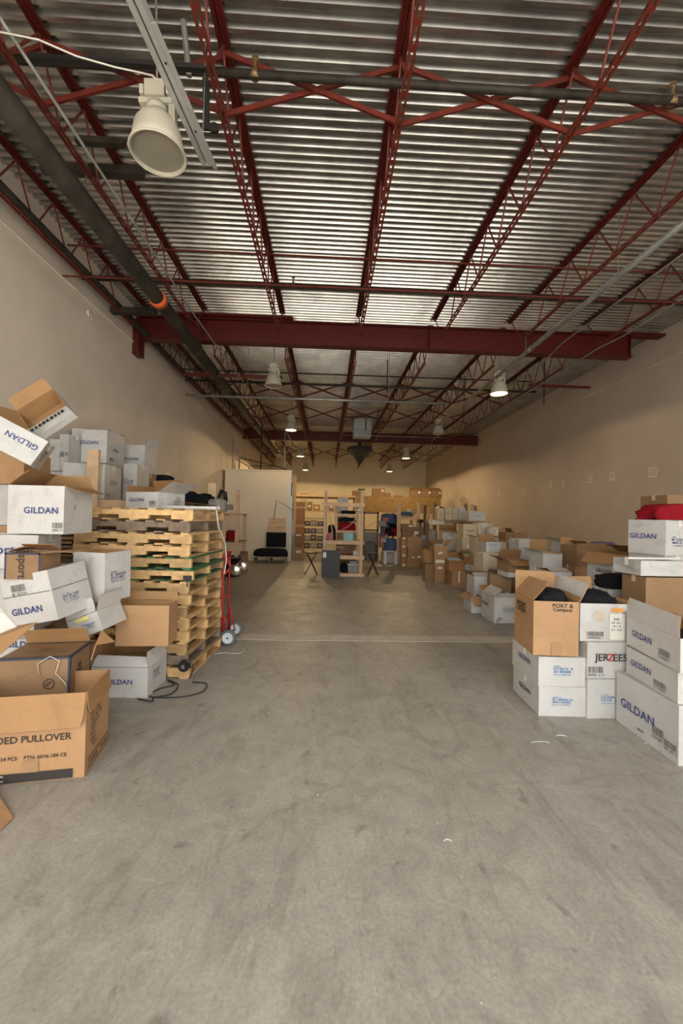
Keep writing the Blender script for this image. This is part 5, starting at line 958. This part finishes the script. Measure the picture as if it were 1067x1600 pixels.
bp = MB(); pA_ = atY(f(215), g(390), Y0+.5)-so; pB_ = atY(f(285), g(830), Y0+.5)-so; bp.bar(pA_, pB_, .03, .16, ref=(0,1,0)); bp.build('diagonal_plank','lumber',sh)
zs = A.z
tw = 0
for i in range(5):
    x0,x1,_,_,_,_ = PXB(f(425+5*(i%2)),f(598-6*((i+1)%2)),g(800),g(890),Y0+.1,.3); hh = (atY(500,g(770),Y0).z-zs)/5
    o = MB(); o.lathe([(0,0),(.8,0),(1,.25),(1,.7),(.85,1),(0,1)], 4)
    b_ = MB()
    for vx,vy,vz in o.v: pass
    w_ = (x1-x0); t_ = MB(); t_.box(-w_/2+.012,w_/2-.012,-.15,.15,0,hh*.96)
    t_.tube([(w_/2-.014,-.15,hh*.48),(w_/2-.014,.15,hh*.48)], hh*.48, 8); t_.tube([(-w_/2+.014,-.15,hh*.48),(-w_/2+.014,.15,hh*.48)], hh*.48, 8)
    tag(t_.build('folded_towel','aquac',None,False,((x0+x1)/2, Y0+.2, zs+.002+i*hh)), '%s aqua folded cloth of the pile on the lumber shelf' % ('bottom','second','third','fourth','top')[i], 'folded cloth', 'aqua folded cloths')
def shcloth(label, l, t, r, b, m, seed, dy=.3, dep=.3, zb=None, **k):
    A_ = atY(f(l), g(b), Y0+dy); B_ = atY(f(r), g(b), Y0+dy); T_ = atY(f(l), g(t), Y0+dy); zb = A_.z if zb is None else zb
    return cloth(label, ((A_.x+B_.x)/2, Y0+dy+dep/2, zb), (B_.x-A_.x, dep, T_.z-zb), m, seed, **k)
shcloth('pink cloth bundle on the left of the lumber shelf', 195,750,290,840,'pinkc',51,.15,.25,zs+.002)
shcloth('black cloth slung behind the pink bundle', 205,610,315,800,'blackc',52,.45,.25,zs+.002)
shcloth('dark red cloth sack seen through the lumber shelf', 360,590,620,745,'redc',53,.95,.4)
shcloth('black heap above the red sack behind the lumber shelf', 365,535,615,610,'blackc',54,1.0,.35)
shcloth('black garment pile on the upper rail of the lumber shelf', 410,435,610,500,'blackc',55,.85,.3)
shcloth('dark hose heap on the bottom of the lumber shelf', 385,1200,510,1370,'blackc',56,.3,.3,zl2+.002)
block('sh1','white carton on the upper back of the lumber shelf','white',f(350),g(258),f(505),g(480),12.9,.4,1.6,None,[('f','smudge',.6,.7,(.08,.08),0,3)],'boxes around the lumber shelf')
block('sh2','small white box on the lower shelf of the lumber unit','white',f(578),g(1045),f(672),g(1090),Y0+.15,.25,zl+.001,None,(),'boxes around the lumber shelf')
block('sh4','dark brown carton carrying the dark red sack behind the lumber shelf','kraft2',f(362),g(747),f(618),g(1000),Y0+.93,.42,0,None,(),'boxes around the lumber shelf')
block('sh3','brown carton under the white one behind the lumber shelf','kraft2',f(345),g(480),f(510),g(600),12.9,.4,0,None,(),'boxes around the lumber shelf')
# plastic bin with clothes
A = atY(f(500), g(1370), Y0+.1); B = atY(f(672), g(1250), Y0+.1)
t = thing('plastic_bin', 'grey white plastic bin on the bottom shelf of the lumber unit', 'bin', ((A.x+B.x)/2, Y0+.25, zl2+.002)); w_ = (B.x-A.x)/2; h_ = B.z-A.z
b = MB(); b.hexa([(-w_*.9,-.14,0),(w_*.9,-.14,0),(w_*.9,.14,0),(-w_*.9,.14,0),(-w_,-.16,h_),(w_,-.16,h_),(w_,.16,h_),(-w_,.16,h_)]); b.build('bin_body','greyc',t)
MB().box(-w_-.01,w_+.01,-.17,.17,h_,h_+.02).build('lid','wplastic',t)
cloth('grey folded cloth on top of the plastic bin', ((A.x+B.x)/2, Y0+.25, zl2+h_+.03), (w_*1.6,.25,.10), 'greyc', 58)
# charcoal panel with label
A = atY(f(110), g(1450), Y0-.12); B = atY(f(390), g(1035), Y0-.12)
t = thing('charcoal_panel', 'charcoal board with a small white label leaning on the lumber shelf', 'board', ((A.x+B.x)/2, Y0-.14, 0), (radians(-3),0,0)); w_ = (B.x-A.x)/2
MB().box(-w_,w_,-.015,.015,0,B.z).build('board','dark',t); MB().box(-w_*.86,-w_*.5,-.018,-.0155,B.z-.21,B.z-.06).build('white_label','wplastic',t)
# clamp lamp and cord
t = thing('clamp_light', 'white clamp light on the right post of the lumber shelf', 'lamp', tuple(atY(f(668), g(445), Y0-.12)))
MB().lathe([(.015,-.08),(.03,-.04),(.035,0),(.075,.04),(.08,.06),(.07,.05),(.0,.03)], 16, axis='x').build('shade','wplastic',t,True)
MB().tube([(-.05,0,0),(.0,.03,.05),(.06,.04,.07)], .012, 6).build('clamp','wplastic',t)
P = [atY(f(a), g(c), Y0-.1+d_) for a, c, d_ in ((645,470,0),(625,540,.1),(580,620,.2),(500,690,.3),(420,725,.35))]
tag(MB().tube(P, .009, 6).build('lamp_cord','wcable',None,True), 'white cord curving from the clamp light', 'cable')
# stools
def stool(label, px, l, r, top, D):
    A = atY(l, top, D); B = atY(r, top, D); x = (A.x+B.x)/2; w_ = (B.x-A.x)/2; h_ = A.z
    t = thing('folding_stool', label, 'stool', (x, D+.15, 0), group='dark folding stools')
    MB().lathe([(0,h_-.03),(w_*.9,h_-.03),(w_,h_-.02),(w_,h_-.005),(w_*.9,h_),(0,h_)], 20).build('seat','blackm',t,True)
    for yy in (-.12,.12):
        MB().tube([(-w_*.75,yy,h_-.03),(w_*1.0,yy*1.15,.008)], .011, 8).build('leg','blackm',t); MB().tube([(w_*.75,yy*.85,h_-.03),(-w_*1.0,yy,.008)], .011, 8).build('leg','blackm',t)
    MB().tube([(-w_,-.12,.05),(-w_,.12,.05)], .008, 6).tube([(w_,-.13,.05),(w_,.13,.05)], .008, 6).build('foot_bar','blackm',t)
stool('dark folding stool left of the charcoal board', 486, 477, 496, 863, 11.3)
stool('dark folding stool right of the lumber shelf', 584, 576, 592, 865, 11.3)
tag(MB().box(-.25,.25,-.15,.15,0,.012).build('cardboard_sheet','kraft',None,False,(X_(580,11.9),11.9,.0)), 'flat cardboard piece on the floor behind the right stool', 'cardboard')

# ------------------------------------------------------------------ middle rack, frame and clothes
D = 14.4
u_ = lambda v: 580+v/8.892
v_ = lambda v: 740+v/8.892
mx = [X_(u_(385),D), X_(u_(655),D)]
rack('storage_rack', 'tall lumber rack frame beside the brown carton stacks', [(mx[0],D,0,Z_(v_(365),D),.13),(mx[1],D,0,Z_(v_(370),D),.13),(mx[0],D+1.2,0,2.0,.1),(mx[1],D+1.2,0,2.0,.1)],
     [((mx[0],D-.05,Z_(v_(600),D)),(mx[1],D-.05,Z_(v_(600),D)),.05,.1),((mx[0],D+1.2,1.7),(mx[1],D+1.2,1.7),.05,.1)], [(mx[0],mx[1],D-.02,D+1.2,Z_(v_(600),D)+.04,Z_(v_(600),D)+.06)])
# right shelf rack
ra = X_(664, 13.2); rb = X_(731, 13.2)
rack('storage_rack', 'long low rack carrying the cream cartons on the right', [(ra+.1,13.2,0,1.6,.09),(ra+1.0,13.2,0,1.6,.09),(rb-.1,13.2,0,1.6,.09),(ra+.1,14.2,0,1.6,.09),(rb-.1,14.2,0,1.6,.09)],
     [((ra,13.15,1.58),(rb,13.15,1.58),.05,.1),((ra,14.2,1.58),(rb,14.2,1.58),.05,.1)], [(ra,rb,13.12,14.25,1.632,1.65)], 'woodg')
for i, (px, t_, w_) in enumerate(((664,789,.11),(670,793,.07),(680,785,.12),(688,792,.09),(728,787,.1),(738,788,.08),(743,790,.07))):
    Dp = 16.5 if i < 4 else 13.9
    x = X_(px, Dp); tag(MB().box(x-w_/2,x+w_/2,Dp,Dp+.05,0,Z_(t_,Dp,px)).build('wooden_post','lumber' if i%2 else 'woodg'), '%s bare wooden post %s' % (['first','second','third','fourth','first','second','third'][i], 'behind the tall rack frame, from the left' if i < 4 else 'standing right of the cream cartons, from the left'), 'post', 'bare wooden posts')
# wood frame
t = thing('frame_rack', 'grey wooden frame with a diagonal plank behind the right stool', 'frame', (X_(580,15.4), 15.4, 0))
x0 = X_(568,15.4)-t.location.x; x1 = X_(592,15.4)-t.location.x; zt_ = Z_(798,15.4)
for bnd in ((x0,x0+.05,0,zt_),(x1-.07,x1,0,zt_),(x0,x1,zt_-.08,zt_),(x0,x1,zt_-.75,zt_-.68)): MB().box(bnd[0],bnd[1],-.03,.03,bnd[2],bnd[3]).build('frame_member','woodg',t)
MB().bar((x0,-.04,zt_-.7),(x1-.05,-.04,zt_-.3),.02,.08,ref=(0,1,0)).build('diagonal_plank','lumber',t)
MB().box(x0+.05,x1-.07,.0,.02,.45,zt_-.78).build('infill_panel','greyc',t)
pxcloth('dark heap on the floor before the grey frame', 569, 840, 590, 876, 15.0, 'rubber', 61, .35)
CL = [('navy and pale clothes on top of the clothes pile',597,799,622,818,'bluec',62,14.9,1.15),('mauve shirt hanging from the clothes pile',596,814,610,838,'purplec',63,14.8,None),('dark green jacket in the clothes pile',606,808,621,832,'blackc',64,15.1,None),
      ('red garment in the clothes pile by the wooden post',604,822,621,838,'redc',65,14.5,None),('denim blue clothes bulging from the pile',601,837,621,862,'bluec',66,14.3,None),('pale pink shirt low in the clothes pile',594,832,606,856,'pinkc',67,14.5,None)]
for lab,l,t_,r,b_,m,s,Dd,_ in CL: pxcloth(lab,l,t_,r,b_,Dd,m,s,.5,grp='loose clothes on the middle rack')
rc = random.Random(8)
for i in range(10):
    px = rc.uniform(597,615); py = rc.uniform(806,852); w_ = rc.uniform(7,12); col = ('purplec','greyc','blackc','palec','bluec','pinkc')[i%6]
    pxcloth('%s %s garment tucked in the clothes pile' % (('upper','lower','small','folded','crumpled','hanging','loose','rolled','outer','inner')[i], {'purplec':'mauve','greyc':'grey','blackc':'black','palec':'pale','bluec':'blue','pinkc':'pink'}[col]), px-w_/2, py-w_*.45, px+w_/2, py+w_*.45, 14.35+rc.uniform(-.1,.3), col, 80+i, .35, grp='loose clothes on the middle rack', amp=.45)
block('cb1','white carton hidden under the clothes pile','white',598,862,619,885,14.9,.5,0,grp='boxes under the clothes pile')
pxcloth('pale blue clothes lying on top of the tall rack frame', 629, 798, 645, 806, 14.5, 'bluec', 68, .5, grp='loose clothes on the middle rack')
pxcloth('white bag on the tall rack frame beside the post', 637, 793, 648, 806, 15.0, 'bag', 69, .4, name='plastic_bag', cat='bag', grp='white bags')
t = thing('plastic_stool', 'white plastic stool under the blue clothes', 'stool', (X_(612,14.2), 14.4, 0))
zz = Z_(861, 14.2, 612)
for sx in (-.19,.19):
    for sy in (-.15,.15): MB().box(sx-.04,sx+.04,sy-.02,sy+.02,0,zz-.03).build('leg','wplastic',t)
MB().box(-.24,.24,-.18,.18,zz-.03,zz).build('seat','wplastic',t)

# ------------------------------------------------------------------ rear rack
RD = 20.6; RX0, RX1 = -1.95, 5.95
rr = rack('storage_rack', 'long plywood faced rear rack spanning below the back wall', [(x,RD+.05,0,2.76,.1) for x in (-1.9,-.1,1.5,3.2,4.6,5.9)]+[(x,RD+1.3,0,2.7,.1) for x in (-1.9,1.5,5.9)],
     [((RX0,RD+1.3,2.7),(RX1,RD+1.3,2.7),.05,.1),((RX0,RD,2.74),(1.5,RD,2.74),.05,.1),((RX0,RD,1.9),(1.4,RD,1.9),.05,.09)], [(RX0,1.5,RD,RD+1.35,2.775,2.795),(1.5,RX1,RD,RD+1.35,2.775,2.795),(RX0,1.4,RD,RD+1.3,1.95,1.97)])
for i in range(4):
    x0 = 1.5+i*(RX1-1.5)/4; MB().box(x0+.004-rr.location.x,x0+(RX1-1.5)/4-.004-rr.location.x,-.09,-.06,1.95,2.785).build('fascia_panel','ply',rr)
rl = random.Random(9)
x = -1.75
for i in range(8):
    w_ = rl.uniform(.26,.36); h_ = rl.uniform(.3,.6); carton('rs%d'%i, '%s box from the left on the middle level of the rear rack' % ('first','second','third','fourth','fifth','sixth','seventh','eighth')[i], 'boxes on the rear rack level', ('kraft','cream','kraft2')[i%3], (x+w_/2,RD+.4,1.975,0,0,0,w_,.5,h_), None, [('f','patch',.5,.5,(.14,.09),0,6)]); x += w_+.07
pxcloth('dark cloth heap draped over the three dark boxes', 652, 762, 690, 768, 20.9, 'blackc', 71, .4)
# wire shelving
t = thing('wire_shelving', 'grey metal shelving full of small cartons, rear left', 'shelf', (X_(490,18.2), 18.2, 0)); w_ = X_(506,18.2)-X_(490,18.2)
for sx in (-1,1):
    for sy in (0,.5): MB().box(sx*w_-.02,sx*w_+.02,sy-.02,sy+.02,0,1.65).build('post','dullgalv',t)
for k in range(5): MB().box(-w_,w_,-.02,.52,.2+k*.34,.23+k*.34).build('shelf_board','dullgalv',t)
n_ = 0
for k in range(4):
    for j in range(3):
        n_ += 1; bw = w_*2/3.2; bx = t.location.x-w_+.03+bw/2+j*(bw+.01)
        carton('ws%d%d'%(k,j), 'grey box on the metal shelving, %s, %s' % (('lowest level','second level','third level','fourth level')[k], ('left','middle','right')[j]), 'small cartons on the metal shelving', ('greybox','cream','greybox')[(k+j)%3], (bx,18.45,.235+k*.34,0,0,0,bw*.92,.4,.2+.05*((k*j)%2)), None, [('f','patch',.5,.5,(.1,.06),0,6)])
t = thing('plank_door', 'orange brown wooden door panel leaning left of the metal shelving', 'door', (X_(468,17.6), 17.6, 0))
for k in range(4): MB().box(-.24+k*.12,-.24+k*.12+.115,-.02,.02,.02,2.3).build('plank','kraft3',t)
for z in (.3,1.2,2.0): MB().box(-.24,.24,-.04,-.02,z,z+.1).build('batten','lumber',t)

# ------------------------------------------------------------------ left pile extras
def sheet(label, pxs, D, m, th=.006, pr=None):
    P = [atY(px, py, d_) for (px, py), d_ in zip(pxs, D)]; n = (P[1]-P[0]).cross(P[3]-P[0]).normalized()*th
    c = sum(P, Vector())/4; b = MB(); b.hexa([p-c for p in P]+[p-c+n for p in P]); return tag(b.build('cardboard_sheet', m, None, False, c), label, 'cardboard', 'loose cardboard')
sheet('torn white cardboard flap with barcode at the left edge', [(-30,925),(0,948),(29,982),(-10,1012)], (2.6,2.62,2.66,2.6), 'white')
sheet('dark brown cardboard flap poking from the left edge', [(-40,1012),(-10,1032),(58,973),(20,980)], (2.5,2.45,2.62,2.7), 'inner')
P = [atZ(-60,1300,.002),atZ(22,1279,.002),atZ(0,1240,.002)]
tag(MB().hexa([(p.x,p.y,.003) for p in (atZ(-40,1330),atZ(3,1297),atZ(21,1279),atZ(-40,1250))]+[(p.x,p.y,.008 if i!=3 else .1) for i,p in enumerate((atZ(-40,1330),atZ(3,1297),atZ(21,1279),atZ(-40,1215)))]).build('cardboard_sheet','kraft'), 'pale brown cardboard corner on the floor at the left edge', 'cardboard', 'loose cardboard')
sheet('brown cardboard flap sticking up right of the navy striped carton', [(143,1032),(150,1008),(180,1003),(160,985)], (2.95,3.0,3.1,3.15), 'inner')
for i in range(2): tag(MB().tube([atY(98,792+i*5,4.6), atY(136,800+i*4,4.8)], .012, 8).build('red_tube','redpaint',None,True), '%s red tube lying left of the pallet stack' % ('upper','lower')[i], 'tube', 'red tubes')
for i in range(9):
    z = 1.18+i*.045; tag(MB().box(-.26+.01*(i%3),.22-.012*(i%2),-.3,.3,0,.03).build('flattened_carton',('kraft2','inner','woodg')[i%3],None,False,(-2.82,4.5,z)), '%s flattened carton in the layered pile left of the pallets' % ('lowest','second','third','fourth','fifth','sixth','seventh','eighth','top')[i], 'cardboard', 'flattened cartons')
for k in range(3): carton('fb%d'%k, 'brown carton under the flattened cartons, %s' % ('on the floor','middle','upper')[k], 'cartons buried under the piles','kraft2',(-2.82,4.5,k*.392,0,0,0,.46,.55,.388),None,())
# clear strap on the pullover carton's content
x, y, z, _, _, rz, w, d, h = q['sport']
P = [Vector((x,y,z))+Matrix.Rotation(rz,3,'Z')@Vector(v) for v in ((.04,-d/2-.012,h-.12),(.03,-d/2-.02,h-.03),(.1,-d/2-.01,h+.012),(.16,-d/2-.014,h-.02),(.14,-d/2-.02,h-.1),(.2,-d/2-.02,h-.17),(.21,-d/2-.02,h-.2))]
tag(MB().tube(P, .0035, 6).build('plastic_strap', 'bag', None, True), 'clear plastic strip hanging on the navy striped carton', 'plastic strip')

# ------------------------------------------------------------------ papers on the right wall
for i, (px, py, w_) in enumerate(((779,770,.16),(818,769,.14),(860,757,.14),(880,757,.14),(922,748,.16),(956,744,.18),(1020,738,.24))):
    p = atX(px, py, XR-.004); t = thing('paper_note', '%s paper note taped to the right wall' % ('farthest','second farthest','third farthest','middle','third nearest','second nearest','nearest')[i], 'paper', tuple(p), group='paper notes on the right wall')
    MB().box(-.004,0,-w_/2,w_/2,-.11,.11).build('sheet','paper',t)
    b = MB(); rn = random.Random(i)
    for r_ in range(3):
        yy = -w_*.4
        while yy < w_*.3:
            l_ = rn.uniform(.02,.05); b.quad((-.0055,yy,.05-r_*.05),(-.0055,yy+l_,.05-r_*.05),(-.0055,yy+l_,.062-r_*.05),(-.0055,yy,.062-r_*.05)); yy += l_+.012
    b.build('writing',PM[3],t)
# litter
b = MB(); rn = random.Random(3)
for i in range(170):
    x = rn.uniform(-2.2,2.3); y = 1.2+rn.random()**1.3*9; s = rn.uniform(.002,.007)*(1 if rn.random()<.9 else 2.2); a = rn.uniform(0,3)
    if y < 4 and abs(x) > 1.5: continue
    c_, s_ = cos(a)*s, sin(a)*s; k = rn.uniform(.3,1)
    b.quad((x-c_,y-s_,.003),(x+s_*k,y-c_*k,.0045),(x+c_,y+s_,.003),(x-s_*k,y+c_*k,.0055))
o = b.build('paper_litter', plain('litter_paper', (.6,.57,.5))); stuff(o); tag(o, 'tiny paper scraps scattered over the concrete floor', 'litter')
for i, (px, py, L_) in enumerate(((830,1160,.16),(868,1150,.1),(1005,1162,.12),(693,1314,.05))):
    p = atZ(px, py, .004); tag(MB().tube([(0,0,0),(L_*.3,.006,.004),(L_*.7,.004,.002),(L_*.85,-.004,0)], .0022, 5).build('paper_strip','wplastic',None,False,tuple(p)), '%s' % ('white torn strip on the floor before the near right cartons','second torn strip before the near right cartons','torn strip right beside the largest carton','small curled strip in the middle of the floor')[i], 'litter', 'torn strips')
